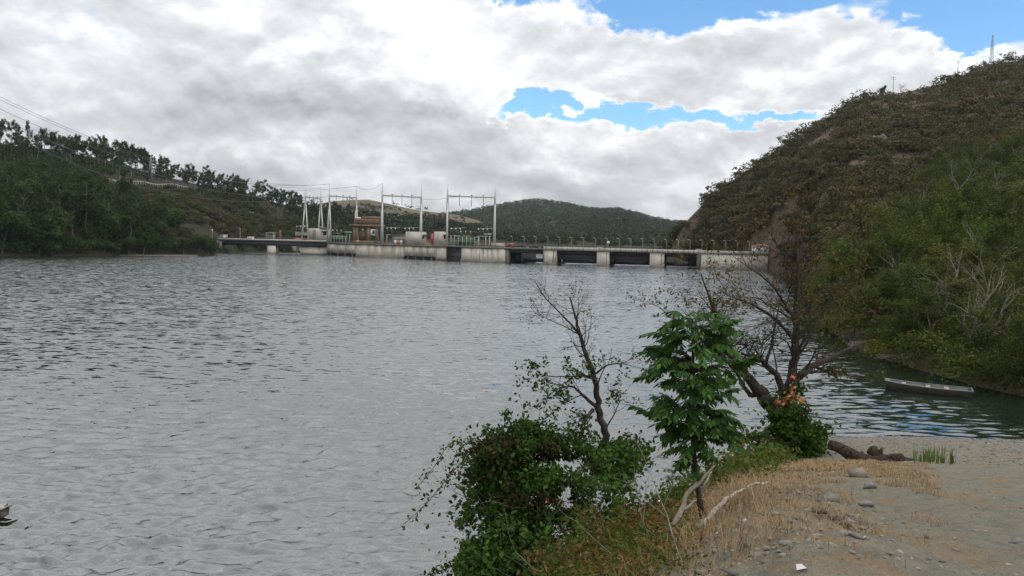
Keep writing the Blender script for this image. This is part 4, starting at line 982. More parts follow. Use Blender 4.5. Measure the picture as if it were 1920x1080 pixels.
# ================================================================== right bank trees
g = np.random.default_rng(103)
cnt = 0; tries = 0
placed = []
while cnt < 180 and tries < 9000:
    tries += 1
    u_ = g.uniform(.40, .82); v_ = g.uniform(.0, .34) * g.uniform(.15, 1)
    p = right.at(u_, v_); x_, y_ = project(p)
    if p[2] < .3 or x_ > 2080 or p[1] < 47 or (p[1] > 112 and x_ < 1690 + (y_ < 420) * 60) or any((p[0] - q[0]) ** 2 + (p[1] - q[1]) ** 2 < 12 for q in placed): continue
    placed.append(p); near = p[1] < 125
    kind = ('near' if g.random() < .62 else ('bright' if g.random() < .66 else 'thin'))
    lab = {'near': 'leafy olive green tree crowding the right bank', 'bright': 'fresh green leafy tree in the right bank wood', 'thin': 'grey-stemmed thinly leaved tree on the right bank'}[kind]
    lab += ' close to the water' if v_ < .06 else ' higher up the slope'
    e = place_tree(kind, int(g.integers(3)), p, g.uniform(.6, 1.1) * (.8 if p[1] < 70 else 1) * (1.15 if v_ > .1 else 1), 'riverside_tree', lab, {'near': 'leafy trees on the right bank', 'bright': 'fresh green trees on the right bank', 'thin': 'thin trees on the right bank'}[kind] + (' by the water' if v_ < .06 else ' up the slope'), sxy=g.uniform(.9, 1.3)); cnt += 1
for x_, yb, Y_, sc, kind, i, lab in [(1640, 600, 96, 1.35, 'bright', 0, 'tall fresh green tree with pale top at the tip of the right bank'), (1580, 612, 97, .75, 'bright', 1, 'low yellow-green tree leaning over the water at the tip of the right bank'),
                                     (1556, 612, 99, .55, 'near', 2, 'small dark tree at the very point of the right bank'), (1820, 690, 60, 1.05, 'thin', 0, 'grey bare-branched tree rising from the bank above the boat'),
                                     (1880, 720, 53, .62, 'near', 1, 'bushy tree overhanging the water at the stern of the boat'), (1925, 745, 50, .7, 'near', 0, 'drooping bushy tree at the right edge beside the boat'),
                                     (1725, 675, 64, .75, 'near', 2, 'dark rounded tree overhanging the water behind the boat'), (1655, 640, 80, .7, 'near', 0, 'dark tree over the stony bank behind the inlet'),
                                     (1770, 640, 70, 1.0, 'thin', 1, 'slender pale-stemmed tree above the dark overhanging trees')]:
    p = P(x_, yb, Y_); p[2] = max(min(p[2], 2.0), .5)
    place_tree(kind, i, p, sc, 'riverside_tree', lab, None, sxy=1.15)
# low overhanging bushes along the right waterline
foot = right.foot
for k in range(46):
    u_ = .475 + .36 * k / 46; p = right.at(u_, .004 + .012 * (k % 3)); gg = np.random.default_rng(400 + k)
    if p[1] < 47.2: continue
    c, l, ti = shrub_leaves(gg, gg.uniform(4, 6), gg.uniform(2.6, 4.6), 1500, .23)
    single('waterside_bush', MB().leaves(c + p - (gg.uniform(.4, 1.2), gg.uniform(.2, .9), 1.1), l, gg, ti, .5, .3, nrm=shrub_leaves.d), 'f_bank', 'low bush trailing over the waterline of the right bank', 'bush', p, 'bushes along the right waterline')
# bank rocks at the inlet
for k, (x_, y_, s_, lab) in enumerate([(1655, 668, .55, 'pale flat rock at the waterline left of the boat'), (1672, 671, .6, 'rounded brown rock beside the pale flat rock'), (1612, 648, 1.0, 'long low brown rock at the far bend of the inlet'), (1590, 634, .9, 'brown rock ledge near the tip of the right bank'), (1634, 655, .7, 'grey rock under the branches of the inlet bank')]):
    p = PZ(x_, y_); gg = np.random.default_rng(430 + k); mb = MB().ball((0, 0, 0), 1, 10, 7); V = mb.v[0]; V *= (1 + .45 * fbm(V[:, 0] * 1.6 + k, V[:, 1] * 1.6 + V[:, 2], 3, k))[:, None]; V *= (1 + np.random.default_rng(k).uniform(-.25, .25, len(V)))[:, None]; V *= (s_ * 1.1, s_ * .6, s_ * .38); V += p
    single('bank_rock', mb, 'rock_bank', lab, 'rock', p, None)

# ------------------------------------------------------------------ moored skiff
def skiff(name, lab, cat, bow, stern, beam, depth, mats, free=.12):
    bow, stern = np.array(bow), np.array(stern); c = (bow + stern) / 2; d = stern - bow; L = np.linalg.norm(d[:2]); rz = math.atan2(d[1], d[0])
    e = thing(name, lab, cat, (c[0], c[1], 0.0), rz)
    n = 15; s_ = np.linspace(0, 1, n)
    hw = beam / 2 * (.52 + .48 * np.sin(np.clip(s_ * 1.25 + .12, 0, 1) * math.pi / 2) - .12 * np.clip(s_ - .75, 0, 1) * 2)
    zt = depth - free + .22 * (1 - s_) ** 3 + .05 * s_; zb = -free + .30 * (1 - np.clip(s_ / .22, 0, 1)) ** 2
    x = (s_ - .5) * L
    def shell(ins, inv):
        V = np.stack([np.stack([x, -(hw - ins), zt], -1), np.stack([x, -(hw * .8 - ins), zb + ins], -1), np.stack([x, hw * .8 - ins, zb + ins], -1), np.stack([x, hw - ins, zt], -1)], 1)
        nv = 4; i = np.arange(n - 1)[:, None] * nv; j = np.arange(3)[None]
        f = np.stack([i + j, i + nv + j, i + nv + j + 1, i + j + 1], -1).reshape(-1, 4)
        ends = np.array([[3, 2, 1, 0], [(n - 1) * 4 + k for k in range(4)]])
        return V.reshape(-1, 3), np.r_[f, ends][:, ::-1] if inv else np.r_[f, ends]
    part('hull', MB().add(*shell(0, False)), mats[0], e); part('inner_hull', MB().add(*shell(.035, True)), mats[1], e)
    for s in (-1, 1): part('gunwale', MB().tube(np.stack([x, s * (hw - .015), zt + .015], -1), .04, 5), mats[1], e)
    part('transom_cap', MB().box(x[-1], 0, zt[-1] + .015, .08, hw[-1] * 2, .07), mats[1], e); part('bow_cap', MB().box(x[0] + .1, 0, zt[0] + .01, .34, hw[0] * 2, .06), mats[1], e)
    for k in (.27, .5, .74):
        j = int(k * (n - 1)); part('thwart', MB().box(x[j], 0, zt[j] - .05, .28, hw[j] * 2 - .1, .05), mats[2], e)
    for k in range(4): part('floorboard', MB().box(.15, -.33 + .22 * k, zb[8] + .07, L * .7, .19, .025), mats[1], e)
    part('mooring_ring', MB().tube([(x[0] - .05, -.05, zt[0] + .05), (x[0] - .12, 0, zt[0] + .16), (x[0] - .05, .05, zt[0] + .05)], .018, 5), 'grey_metal', e)
    return e
skiff('rowing_boat', 'weathered grey flat-bottomed rowing boat moored in the inlet', 'boat', PZ(1660, 729), PZ(1822, 744), 1.6, .5, ('boat_out', 'boat', 'dead_wood'))
skiff('pale_boat', 'bow tip of a pale boat poking in at the left edge', 'boat', PZ(9, 981), PZ(-190, 966), .7, .36, ('boat_out', 'boat_pale', 'boat_pale'), .08)

# ================================================================== foreground plants
def line_tree(name, lab, mats, Y, trunk_base, limbs, seed, twig_n, twig_len, leaf_spec, taper_depth=.5, sub=2):
    """limbs: lists of (px, py, dY, radius); drawn at depth Y + dY"""
    g = np.random.default_rng(seed); base = P(*trunk_base); e = thing(name, lab, 'tree', base); tips = []
    for k, L in enumerate(limbs):
        pts = np.array([P(x, y, Y + dY) for x, y, dY, r in L]); rad = np.array([q[3] for q in L])
        # refine the polyline so that it bends smoothly
        tt = np.linspace(0, len(pts) - 1, (len(pts) - 1) * 4 + 1); ref = np.stack([np.interp(tt, np.arange(len(pts)), pts[:, i]) for i in range(3)], -1)
        for _ in range(2): ref[1:-1] = (ref[:-2] + 2 * ref[1:-1] + ref[2:]) / 4
        ref[1:-1] += g.normal(size=(len(ref) - 2, 3)) * .012 * np.interp(tt, np.arange(len(rad)), rad)[1:-1, None] * 20
        rr = np.interp(tt, np.arange(len(rad)), rad)
        part('trunk' if k == 0 else 'limb', MB().tube(ref, rr, 8), mats, e, True, org=base)
        tw = MB(); n_ = max(2, int(twig_n * (len(ref) / 14)))
        for j in range(n_):
            q = g.uniform(.25 if k else .45, 1.0); i = int(q * (len(ref) - 1)); d = unit(ref[min(i + 1, len(ref) - 1)] - ref[max(i - 1, 0)])
            ax = unit(np.cross(d, g.normal(size=3))); an = g.uniform(.5, 1.1)
            nd = d * math.cos(an) + ax * math.sin(an) + np.array([0, 0, .15])
            grow(g, tw, ref[i], nd, twig_len * g.uniform(.5, 1.2) * (1.15 - .4 * q), max(rr[i] * .32, twig_len * .009), sub, 3, .6, .6, .2, tips, .22, 4, 4)
        if tw.n: part('twigs', tw, mats, e, org=base, kind='stuff')
    T = np.array(tips); px_, py_ = project(T)
    for fol, n_per, sig, size, test, frac in leaf_spec:
        ok = np.array([test(a, b_) for a, b_ in zip(px_, py_)]) & (g.random(len(T)) < frac); Q = T[ok]
        if len(Q) == 0: continue
        c = np.repeat(Q, n_per, 0) + g.normal(size=(len(Q) * n_per, 3)) * sig
        part('leaves', MB().leaves(c, size * g.uniform(.7, 1.3, len(c)), g, np.clip(np.repeat(g.random(len(Q)), n_per) * .5 + g.random(len(c)) * .5, 0, 1), .6, .2), 'f_' + fol, e, org=base, kind='stuff')
    return e

line_tree('bare_sapling', 'thin dark half-bare young tree rising out of the bramble bush', 'bark_dark', 14, (1140, 900, 14), [
    [(1142, 905, 0, .075), (1138, 850, 0, .07), (1135, 807, 0, .065), (1121, 767, 0, .06), (1120, 733, 0, .052), (1113, 697, 0, .046), (1098, 663, .1, .038), (1085, 623, .1, .03), (1080, 597, .1, .022), (1068, 557, .2, .012)],
    [(1085, 623, .1, .02), (1053, 590, 0, .013), (1020, 557, -.1, .009), (1003, 527, -.1, .004)],
    [(1085, 627, .1, .012), (1060, 612, .2, .009), (1030, 600, .3, .006), (1008, 590, .3, .003)],
    [(1120, 765, 0, .036), (1090, 738, -.2, .026), (1073, 723, -.3, .017), (1045, 728, -.4, .01), (1005, 762, -.5, .004)],
    [(1114, 705, 0, .022), (1083, 705, -.2, .015), (1040, 707, -.3, .009), (1008, 702, -.4, .004)],
    [(1118, 700, 0, .022), (1140, 682, .2, .015), (1165, 682, .3, .01), (1186, 672, .4, .005)],
    [(1112, 768, 0, .034), (1098, 785, -.2, .03), (1089, 803, -.3, .022)],
    [(1134, 805, 0, .018), (1150, 780, .3, .012), (1163, 750, .4, .006)]], 501, 7, .5,
    [('sparse', 2, .035, .075, lambda x, y: y > 665 and not (y > 765 and x < 1060), .62), ('dry', 1, .02, .04, lambda x, y: y <= 665, .35)])

line_tree('lakeside_tree', 'dark many-limbed half-bare tree leaning over the water behind the log', 'bark_dark', 32, (1468, 800, 32), [
    [(1470, 805, 0, .36), (1456, 775, 0, .34), (1440, 750, 0, .3), (1422, 732, 0, .25), (1398, 700, -.3, .17), (1368, 665, -.5, .12), (1350, 610, -.6, .085), (1330, 560, -.7, .05), (1314, 511, -.8, .02)],
    [(1462, 785, 0, .28), (1476, 745, .2, .24), (1484, 707, .2, .2), (1490, 659, .2, .165), (1492, 607, .2, .135), (1495, 548, .2, .1), (1496, 496, .3, .065), (1495, 445, .3, .035), (1490, 405, .3, .012)],
    [(1480, 735, .2, .2), (1495, 707, .3, .17), (1518, 689, .5, .14), (1558, 672, .9, .105), (1595, 652, 1.2, .065), (1624, 640, 1.5, .03)],
    [(1470, 745, 0, .16), (1462, 710, -.2, .13), (1436, 681, -.4, .11), (1414, 667, -.5, .08), (1390, 663, -.6, .04)],
    [(1436, 684, -.4, .075), (1448, 640, -.3, .05), (1458, 590, -.2, .03), (1466, 540, -.2, .012)],
    [(1491, 600, .2, .075), (1473, 574, 0, .055), (1452, 538, -.3, .04), (1425, 515, -.5, .026), (1393, 494, -.7, .01)],
    [(1490, 640, .2, .07), (1460, 600, -.1, .05), (1412, 570, -.4, .034), (1370, 557, -.6, .02), (1335, 535, -.8, .008)],
    [(1492, 590, .2, .07), (1515, 560, .5, .05), (1545, 543, .8, .033), (1580, 531, 1.1, .015)],
    [(1490, 650, .2, .06), (1510, 612, .5, .045), (1540, 590, .8, .028), (1560, 560, 1.0, .012)],
    [(1495, 530, .2, .05), (1512, 490, .4, .035), (1535, 462, .6, .02), (1550, 440, .8, .008)],
    [(1495, 525, .2, .05), (1475, 485, 0, .034), (1455, 455, -.2, .02), (1438, 430, -.3, .008)],
    [(1368, 668, -.5, .06), (1330, 640, -.8, .04), (1290, 610, -1, .022), (1245, 590, -1.2, .008)],
    [(1425, 738, 0, .14), (1405, 742, .2, .1), (1392, 720, .3, .07), (1375, 690, .4, .04), (1360, 650, .4, .015)],
    [(1496, 480, .3, .03), (1510, 440, .4, .02), (1515, 410, .4, .008)]], 502, 9, 1.6,
    [('sparse', 1, .06, .13, lambda x, y: y > 560, .22), ('dry', 1, .07, .12, lambda x, y: y <= 600, .3), ('sparse', 3, .12, .16, lambda x, y: y > 690 and x > 1440, .4)], sub=3)

def blob_foliage(g, blobs, per, size, tints=None):
    cs, ts = [], []
    for bi_, (x, y, Y, rx, ry, rd, n) in enumerate(blobs):
        c0 = P(x, y, Y); d = g.normal(size=(n, 3)); d /= np.linalg.norm(d, axis=1)[:, None]; r = (g.uniform(.3, 1.0, n) ** .6 + .19 * g.exponential(size=n) * (g.random(n) < .35))[:, None]
        nz = 1 + 1.1 * fbm(d[:, :1] * 3 + x, d[:, 2:] * 3 + d[:, 1:2] * 2 + y, 3, 9)
        c = c0 + d * r * nz * np.array([rx / F * Y, rd, ry / F * Y]); c = c[fbm(c[:, 0] * 26 / Y, c[:, 2] * 26 / Y + c[:, 1] * 12 / Y, 3, 15 + bi_) > -.11]; n = len(c); cs.append(c)
        ts.append(np.clip(.32 + 1.1 * fbm(c[:, 0] * 2.2, c[:, 2] * 2.2 + c[:, 1], 3, 5) + g.random(n) * .5, 0, 1))
    return np.concatenate(cs), np.concatenate(ts)

# bramble bush over the bank edge
g = np.random.default_rng(510)
bb = P(1000, 960, 12.5); bb[2] = float(ground_z(bb[0], bb[1]))
e = thing('bramble_bush', 'big dark green bramble bush hanging over the water at bottom centre', 'bush', bb)
blobs = [(930, 872, 12.5, 42, 46, .5, 900), (985, 855, 12.6, 95, 62, .9, 3000), (925, 900, 12.4, 60, 60, .8, 1300), (1060, 870, 12.8, 80, 55, .9, 2200), (1010, 945, 12.2, 110, 75, 1.0, 3400), (930, 1000, 11.8, 75, 70, .9, 1900),
         (1010, 1040, 11.2, 120, 70, 1.0, 3200), (905, 1060, 11.2, 60, 50, .8, 1200), (985, 815, 12.6, 30, 28, .4, 380), (1150, 870, 13.4, 55, 45, .7, 900), (1110, 950, 12.0, 80, 60, .9, 1500), (1185, 850, 14, 40, 30, .5, 420), (960, 1095, 10.6, 120, 60, .9, 2400), (1080, 1080, 10, 90, 50, .8, 1500)]
c, ti = blob_foliage(g, [(*q[:6], int(q[6] * 1.7)) for q in blobs], 1, 1)
part('leaves', MB().leaves(c, .085 * g.uniform(.6, 1.4, len(c)), g, ti, .62, .35), 'f_bramble', e, org=bb, kind='stuff')
canes = [[(915, 960, 12.2), (890, 880, 12), (862, 822, 11.9), (838, 835, 11.8), (812, 880, 11.7), (780, 915, 11.6)], [(960, 900, 12.3), (905, 850, 12.1), (865, 865, 12), (838, 898, 11.9), (800, 945, 11.8), (755, 985, 11.8)],
         [(985, 850, 12.6), (968, 810, 12.5), (950, 782, 12.4), (945, 770, 12.4)], [(1000, 840, 12.6), (1015, 790, 12.5), (1040, 772, 12.4)], [(880, 1040, 11.4), (840, 1065, 11.2), (812, 1075, 11.1), (790, 1095, 11)],
         [(940, 870, 12.3), (900, 828, 12.2), (880, 822, 12.1), (850, 860, 12), (838, 900, 12)], [(1080, 830, 12.8), (1100, 790, 12.8), (1085, 770, 12.7)]]
for k, L in enumerate(canes):
    pts = np.array([P(*q) for q in L]); tt = np.linspace(0, len(pts) - 1, 24); ref = np.stack([np.interp(tt, np.arange(len(pts)), pts[:, i]) for i in range(3)], -1)
    for _ in range(3): ref[1:-1] = (ref[:-2] + 2 * ref[1:-1] + ref[2:]) / 4
    cn = part('cane', MB().tube(ref, np.linspace(.012, .004, 24), 5), 'bark_brown', e, org=bb)
    q = ref[np.repeat(np.arange(4, 24), 4)] + g.normal(size=(80, 3)) * .045
    part('cane_leaves', MB().leaves(q, .075 * g.uniform(.6, 1.3, 80), g, g.uniform(.2, .75, 80), .55, .2), 'f_bramble', cn, org=bb, kind='stuff')
st = MB()
for k in range(60):
    a = P(g.uniform(900, 1120), g.uniform(930, 1060), g.uniform(11.4, 12.6)); grow(g, st, a, g.normal(size=3) + (0, 0, .7), g.uniform(.4, 1.0), .008, 1, 2, .5, .7, .1, [], .2, 4, 4)
part('stems', st, 'bark_brown', e, org=bb, kind='stuff')

# mixed scrub and dead fern on the bank slope
def scatter_ground(g, n, poly_test, xr, yr, zlift=0.0):
    out = []
    while sum(len(o_) for o_ in out) < n:
        X = g.uniform(*xr, 6000); Y = g.uniform(*yr, 6000); Z = ground_z(X, Y); p = np.stack([X, Y, Z + zlift], -1); a, b_ = project(p); out.append(p[poly_test(a, b_, X, Y)])
    return np.concatenate(out)[:n]
g = np.random.default_rng(511)
base = scatter_ground(g, 1500, lambda a, b_, X, Y: (a > 1010) & (a < 1300) & (X < edge_x(Y) + .3) & (b_ < 1250), (-1.5, 4.5), (4.5, 15))
cs, ts = [], []
for p in base:
    n_ = 26; hh = g.uniform(.15, .95) * float(np.clip((edge_x(p[1]) - p[0]) / 1.6, .12, 1)); q = p + g.normal(size=(n_, 3)) * (.14, .14, 0) + np.c_[np.zeros((n_, 2)), g.uniform(0, hh, n_)]
    cs.append(q); ts.append(np.clip(.5 + 1.3 * fbm(q[:, 0] * 1.1, q[:, 1] * 1.1, 3, 21) + g.normal(size=n_) * .16, 0, 1))
c = np.concatenate(cs); ti = np.concatenate(ts)
o = part('bank_undergrowth', MB().leaves(c, .065 * np.clip(c[:, 1] / 9, .5, 1.3) * g.uniform(.6, 1.6, len(c)), g, ti, .42, .3), 'f_scrub'); tag(o, 'tangled green and rust brown undergrowth on the bank slope', 'undergrowth', None, 'stuff')
g = np.random.default_rng(512)
base = scatter_ground(g, 620, lambda a, b_, X, Y: (X < edge_x(Y) + .6) & (X > edge_x(Y) - 3.2) & (a > 1130) & (a < 1480), (1, 12), (13, 33))
cs = [p + g.normal(size=(26, 3)) * (.22, .22, 0) + np.c_[np.zeros((26, 2)), g.uniform(0, g.uniform(.25, .8), 26)] for p in base]
c = np.concatenate(cs); ti = np.clip(.68 + 1.0 * fbm(c[:, 0] * .8, c[:, 1] * .8, 3, 22) + g.normal(size=len(c)) * .14, 0, 1)
o = part('low_green_undergrowth', MB().leaves(c, .11 * g.uniform(.6, 1.5, len(c)), g, ti, .5, .3), 'f_scrub'); tag(o, 'low green undergrowth along the water behind the leafy sapling', 'undergrowth', None, 'stuff')

g = np.random.default_rng(514)
for k, (x_, y_, Y_, lab) in enumerate(((1150, 950, 10.5, 'rust brown dead fern in the middle of the bank undergrowth'), (1215, 985, 9, 'dry brown fern clump left of the fallen branches'), (1090, 1020, 9.5, 'brown withered fern beside the bramble bush'), (1160, 1050, 7.2, 'withered brown fern at the bottom of the picture'))):
    fb = P(x_, y_, Y_); fb[2] = float(ground_z(fb[0], fb[1])); e = thing('dead_fern', lab, 'fern', fb)
    hz = P(x_, y_, Y_)[2] - fb[2]; top = fb + (0, 0, max(.35, min(hz, 1.2)))
    for j in range(16):
        a = g.uniform(0, 6.28); L = g.uniform(.4, .8); d = np.array([math.cos(a), math.sin(a), 0]); s_ = np.linspace(0, 1, 9)[:, None]
        ref = fb + (top - fb) * s_ * 1.1 + d * L * s_ ** 1.4 - np.array([0, 0, 1.0]) * .45 * L * s_ ** 2.5
        fr = part('frond_stem', MB().tube(ref, np.linspace(.008, .003, 9), 4), 'bark_brown', e, org=fb)
        q = ref[g.integers(2, 9, 60)] + g.normal(size=(60, 3)) * .06
        part('frond_leaves', MB().leaves(q, .075 * g.uniform(.5, 1.3, 60), g, g.uniform(0, .5, 60), .35, .2), 'f_scrub', fr, org=fb, kind='stuff')
st = MB(); base = scatter_ground(g, 34, lambda a, b_, X, Y: (a > 1000) & (a < 1290) & (X < edge_x(Y) + .2) & (b_ < 1150), (-1.5, 4.5), (5, 15))
for p in base: grow(g, st, p, g.normal(size=3) * .8 + (0, 0, .8), g.uniform(.4, .9), .006, 1, 2, .5, .7, 0, [], .16, 4, 4)
tag(part('dry_stalks', st, 'bark_grey'), 'pale dry stalks sticking out of the bank undergrowth', 'stalks', None, 'stuff')

# ivy mound round the foot of the lakeside tree
g = np.random.default_rng(513); mb0 = P(1468, 830, 31); mb0[2] = float(ground_z(mb0[0], mb0[1]))
e = thing('ivy_mound', 'rounded mound of green ivy and bramble at the foot of the lakeside tree', 'bush', mb0)
c, ti = blob_foliage(g, [(1468, 815, 30.6, 62, 48, 1.1, 4200), (1430, 840, 29.5, 55, 32, 1.0, 2200), (1505, 830, 30.2, 48, 36, .9, 2000), (1480, 775, 31, 36, 34, .7, 1500), (1440, 868, 27, 50, 22, .9, 1300), (1530, 812, 30.6, 28, 22, .5, 350), (1488, 720, 31.8, 30, 26, .4, 500)], 1, 1)
part('leaves', MB().leaves(c, .15 * g.uniform(.6, 1.4, len(c)), g, ti, .7, .4), 'f_ivy', e, org=mb0, kind='stuff')
st = MB()
for k in range(40): grow(g, st, P(g.uniform(1420, 1520), g.uniform(810, 850), g.uniform(30, 31)), g.normal(size=3) + (0, 0, 1), g.uniform(.5, 1.2), .014, 1, 2, .5, .7, .1, [], .2, 4, 4)
part('stems', st, 'bark_brown', e, org=mb0, kind='stuff')
c, ti = blob_foliage(g, [(1478, 735, 31.2, 20, 26, .35, 70), (1492, 752, 31.0, 22, 14, .35, 60), (1466, 752, 31, 12, 10, .2, 24), (1510, 758, 31, 12, 8, .2, 20), (1480, 712, 31.4, 12, 8, .2, 16)], 1, 1)
pw = P(1482, 742, 31.1); e = thing('withered_branch', 'withered branch with peach coloured dead leaves hanging on the lakeside tree', 'branch', pw)
part('leaves', MB().leaves(c, .2 * g.uniform(.6, 1.3, len(c)), g, ti, .6, .2), 'f_peach', e, org=pw, kind='stuff')
part('stem', MB().tube([P(1470, 770, 31.3), P(1480, 745, 31.1), P(1486, 715, 31.1)], [.03, .02, .008], 5), 'bark_brown', e, org=pw)

# leafy sapling with long feather-shaped leaves: each compound leaf is a part
g = np.random.default_rng(520); TY = 8.2; K = TY / 13; tb = P(1322, 985, TY); tb[2] = float(ground_z(tb[0], tb[1])) - .05
tree = thing('leafy_sapling', 'small leafy tree with drooping feather-shaped dark green leaves on the bank', 'tree', tb)
trunk = np.array([tb] + [P(*q, TY) for q in ((1312, 940), (1306, 895), (1301, 850), (1300, 800), (1299, 740), (1300, 680), (1297, 630), (1296, 600))])
part('trunk', MB().tube(trunk, np.array([.055, .048, .044, .04, .036, .03, .022, .014, .006]) * K, 8), 'bark_dark', tree, True, org=tb)
fronds = []
for k in range(5):
    gg = np.random.default_rng(530 + k); m_ = MB(); L = .55 + .05 * k; ns = 8 + k % 3
    tt = np.linspace(0, 1, 12); rach = np.stack([tt * L * (1 - .18 * tt), np.zeros(12), .12 * tt - .22 * tt ** 2 * L / .55], -1)
    m_.tube(rach, np.linspace(.006, .002, 12), 4)
    for j in range(ns):
        q = .16 + .84 * j / (ns - .5); b0 = np.array([np.interp(q, tt, rach[:, i]) for i in range(3)])
        for s_ in (-1, 1):
            if j == ns - 1 and s_ == 1: dirv = np.array([1, 0, -.5])
            else: dirv = np.array([.45 + .1 * gg.normal(), s_ * .9, -.75 + .25 * gg.normal()])
            dirv = unit(dirv); ll = .205 * (1 - .35 * abs(q - .5)) * gg.uniform(.85, 1.15); side = unit(np.cross(dirv, (0, 0, 1))); dn = np.array([0, 0, -1.0])
            v = [b0, b0 + dirv * ll * .35 + side * ll * .2, b0 + dirv * ll * .72 + side * ll * .15 + dn * .012, b0 + dirv * ll + dn * .035, b0 + dirv * ll * .72 - side * ll * .15 + dn * .012, b0 + dirv * ll * .35 - side * ll * .2, b0 + dirv * ll * .4 + dn * .012]
            m_.add(v, [(0, 1, 6), (1, 2, 6), (2, 3, 6), (3, 4, 6), (4, 5, 6), (5, 0, 6)], np.clip(.4 + .22 * gg.normal(), 0, 1))
    fronds.append(m_.mesh('leaf', 'f_ailanthus'))
brn = []
for (yy, spread, n_) in ((858, .3, 4), (832, .5, 5), (802, .66, 6), (770, .74, 6), (736, .78, 6), (702, .76, 6), (668, .66, 6), (636, .5, 5), (610, .32, 5)):
    spread *= K; yy0 = yy
    for j in range(n_):
        p0 = P(1300, yy0 + g.uniform(-18, 18), TY); a = 2 * math.pi * (j + g.random() * .9) / n_; L = spread * g.uniform(.6, 1.12)
        d = np.array([math.cos(a), math.sin(a) * .9, 0]); s_ = np.linspace(0, 1, 6)[:, None]
        pts = p0 + d * L * s_ + np.array([0, 0, 1.0]) * (.30 * s_ - .22 * s_ ** 2) * L / .6
        part('branch', MB().tube(pts, np.linspace(.013, .004, 6) * K, 5), 'bark_dark', tree, org=tb); brn.append((pts, d))
nf = 0
for pts, d in brn:
    L = np.linalg.norm(pts[-1] - pts[0])
    for j in range(max(2, int(round(L / K * 10)))):
        q = g.uniform(.3, 1.0); i = min(int(q * 5), 4); p0 = pts[i] + (pts[i + 1] - pts[i]) * (q * 5 - i)
        o = bpy.data.objects.new('leaf', fronds[int(g.integers(5))]); C.objects.link(o); o.parent = tree; o.location = Vector(p0 - tb)
        o.rotation_euler = (g.normal() * .35, g.uniform(-.75, .45), math.atan2(d[1], d[0]) + g.normal() * 1.0); o.scale = (g.uniform(.5, .85) * K,) * 3; nf += 1
print('compound leaves', nf)

# ================================================================== things lying on the bank
def on_ground(px, py, guess=(3.6, 38)):
    Ys = np.linspace(*guess, 1500); d = CR @ np.array([(px - 960) / F, (540 - py) / F, -1.0]); X = d[0] / d[1] * Ys; Zr = CAMZ + d[2] / d[1] * Ys
    k = int(np.argmax(Zr <= ground_z(X, Ys))); return np.array([X[k], Ys[k], float(ground_z(X[k], Ys[k]))])
def stick(name, lab, pxs, lift, r0, r1, mat, seed, knots=True):
    gg = np.random.default_rng(seed); q = np.array([on_ground(x, y) + (0, 0, l) if Yf is None else P(x, y, Yf) for (x, y, Yf), l in zip(pxs, lift)])
    tt = np.linspace(0, len(q) - 1, 16); ref = np.stack([np.interp(tt, np.arange(len(q)), q[:, i]) for i in range(3)], -1); ref[1:-1] += gg.normal(size=(14, 3)) * r0 * .35
    e = thing(name, lab, 'branch', ref[0]); part('stem', MB().tube(ref, np.linspace(r0, r1, 16) * (1 + .12 * gg.normal(size=16)), 8), mat, e, True, org=ref[0])
    if knots:
        for k in (5, 10): part('twig_stub', MB().tube([ref[k], ref[k] + gg.normal(size=3) * r0 * 2.5 + (0, 0, r0)], [r0 * .5, r0 * .25], 5), mat, e, org=ref[0])
    return e
stick('fallen_branch', 'pale bare branch propped up against the leafy sapling trunk', [(1263, 985, 8.0), (1292, 922, 8.1), (1330, 885, 8.2), (1354, 853, 8.3)], [.02, .3, .55, .8], .024, .011, 'dead_wood', 601)
stick('fallen_branch', 'thinner pale branch crossing behind the propped one', [(1283, 955, 8.4), (1307, 938, 8.5), (1322, 905, 8.5), (1334, 885, 8.6)], [.1, .2, .5, .7], .014, .008, 'dead_wood', 602)
stick('fallen_branch', 'long pale weathered branch lying on the edge of the track', [(1318, 996, None), (1345, 970, None), (1372, 945, None), (1400, 925, None), (1440, 912, None)], [.04, .09, .1, .08, .05], .03, .014, 'dead_wood', 603)
stick('fallen_branch', 'short thick grey stick beside the long pale branch', [(1312, 998, None), (1335, 980, None)], [.05, .06], .035, .03, 'bark_grey', 604, False)
stick('fallen_branch', 'dry brown root lying on the gravel track', [(1522, 965, None), (1550, 972, None), (1580, 985, None), (1605, 996, None)], [.03, .04, .03, .01], .022, .01, 'bark_brown', 605)
def log(lab, a, b_, r, seed):
    gg = np.random.default_rng(seed); a, b_ = np.array(a), np.array(b_); n = 9; tt = np.linspace(0, 1, n)[:, None]; ref = a + (b_ - a) * tt; ref[1:-1] += gg.normal(size=(n - 2, 3)) * r * .05; ref[:, 2] += r * .5 * np.sin(tt[:, 0] * 5 + seed)
    e = thing('driftwood_log', lab, 'log', ref[0]); part('stem', MB().tube(ref, r * (1 + .06 * gg.normal(size=n)) * np.linspace(.8, 1.0, n), 12), 'log_bark', e, True, org=ref[0])
    for k in range(2): i = gg.integers(2, n - 2); part('knot', MB().tube([ref[i], ref[i] + unit(gg.normal(size=3) + (0, 0, .8)) * r * 1.5], [r * .5, r * .22], 6), 'log_bark', e, True, org=ref[0])
    for k in range(4): part('root_end', MB().tube([ref[-1], ref[-1] + unit((b_ - a) + gg.normal(size=3) * (1.0, 1.0, .25)) * r * gg.uniform(2, 4)], [r * .6, r * .15], 6), 'log_bark', e, True, org=ref[0])
log('dark brown driftwood log lying at the edge of the terrace', P(1556, 840, 28.2), P(1660, 868, 26.6), .24, 611)
log('shorter dark broken log raised over the long driftwood log', P(1632, 846, 27.6), P(1690, 868, 26.6), .22, 612)
log('thin dark root branch at the end of the driftwood logs', P(1650, 868, 26.5), P(1712, 874, 26.2), .10, 613)
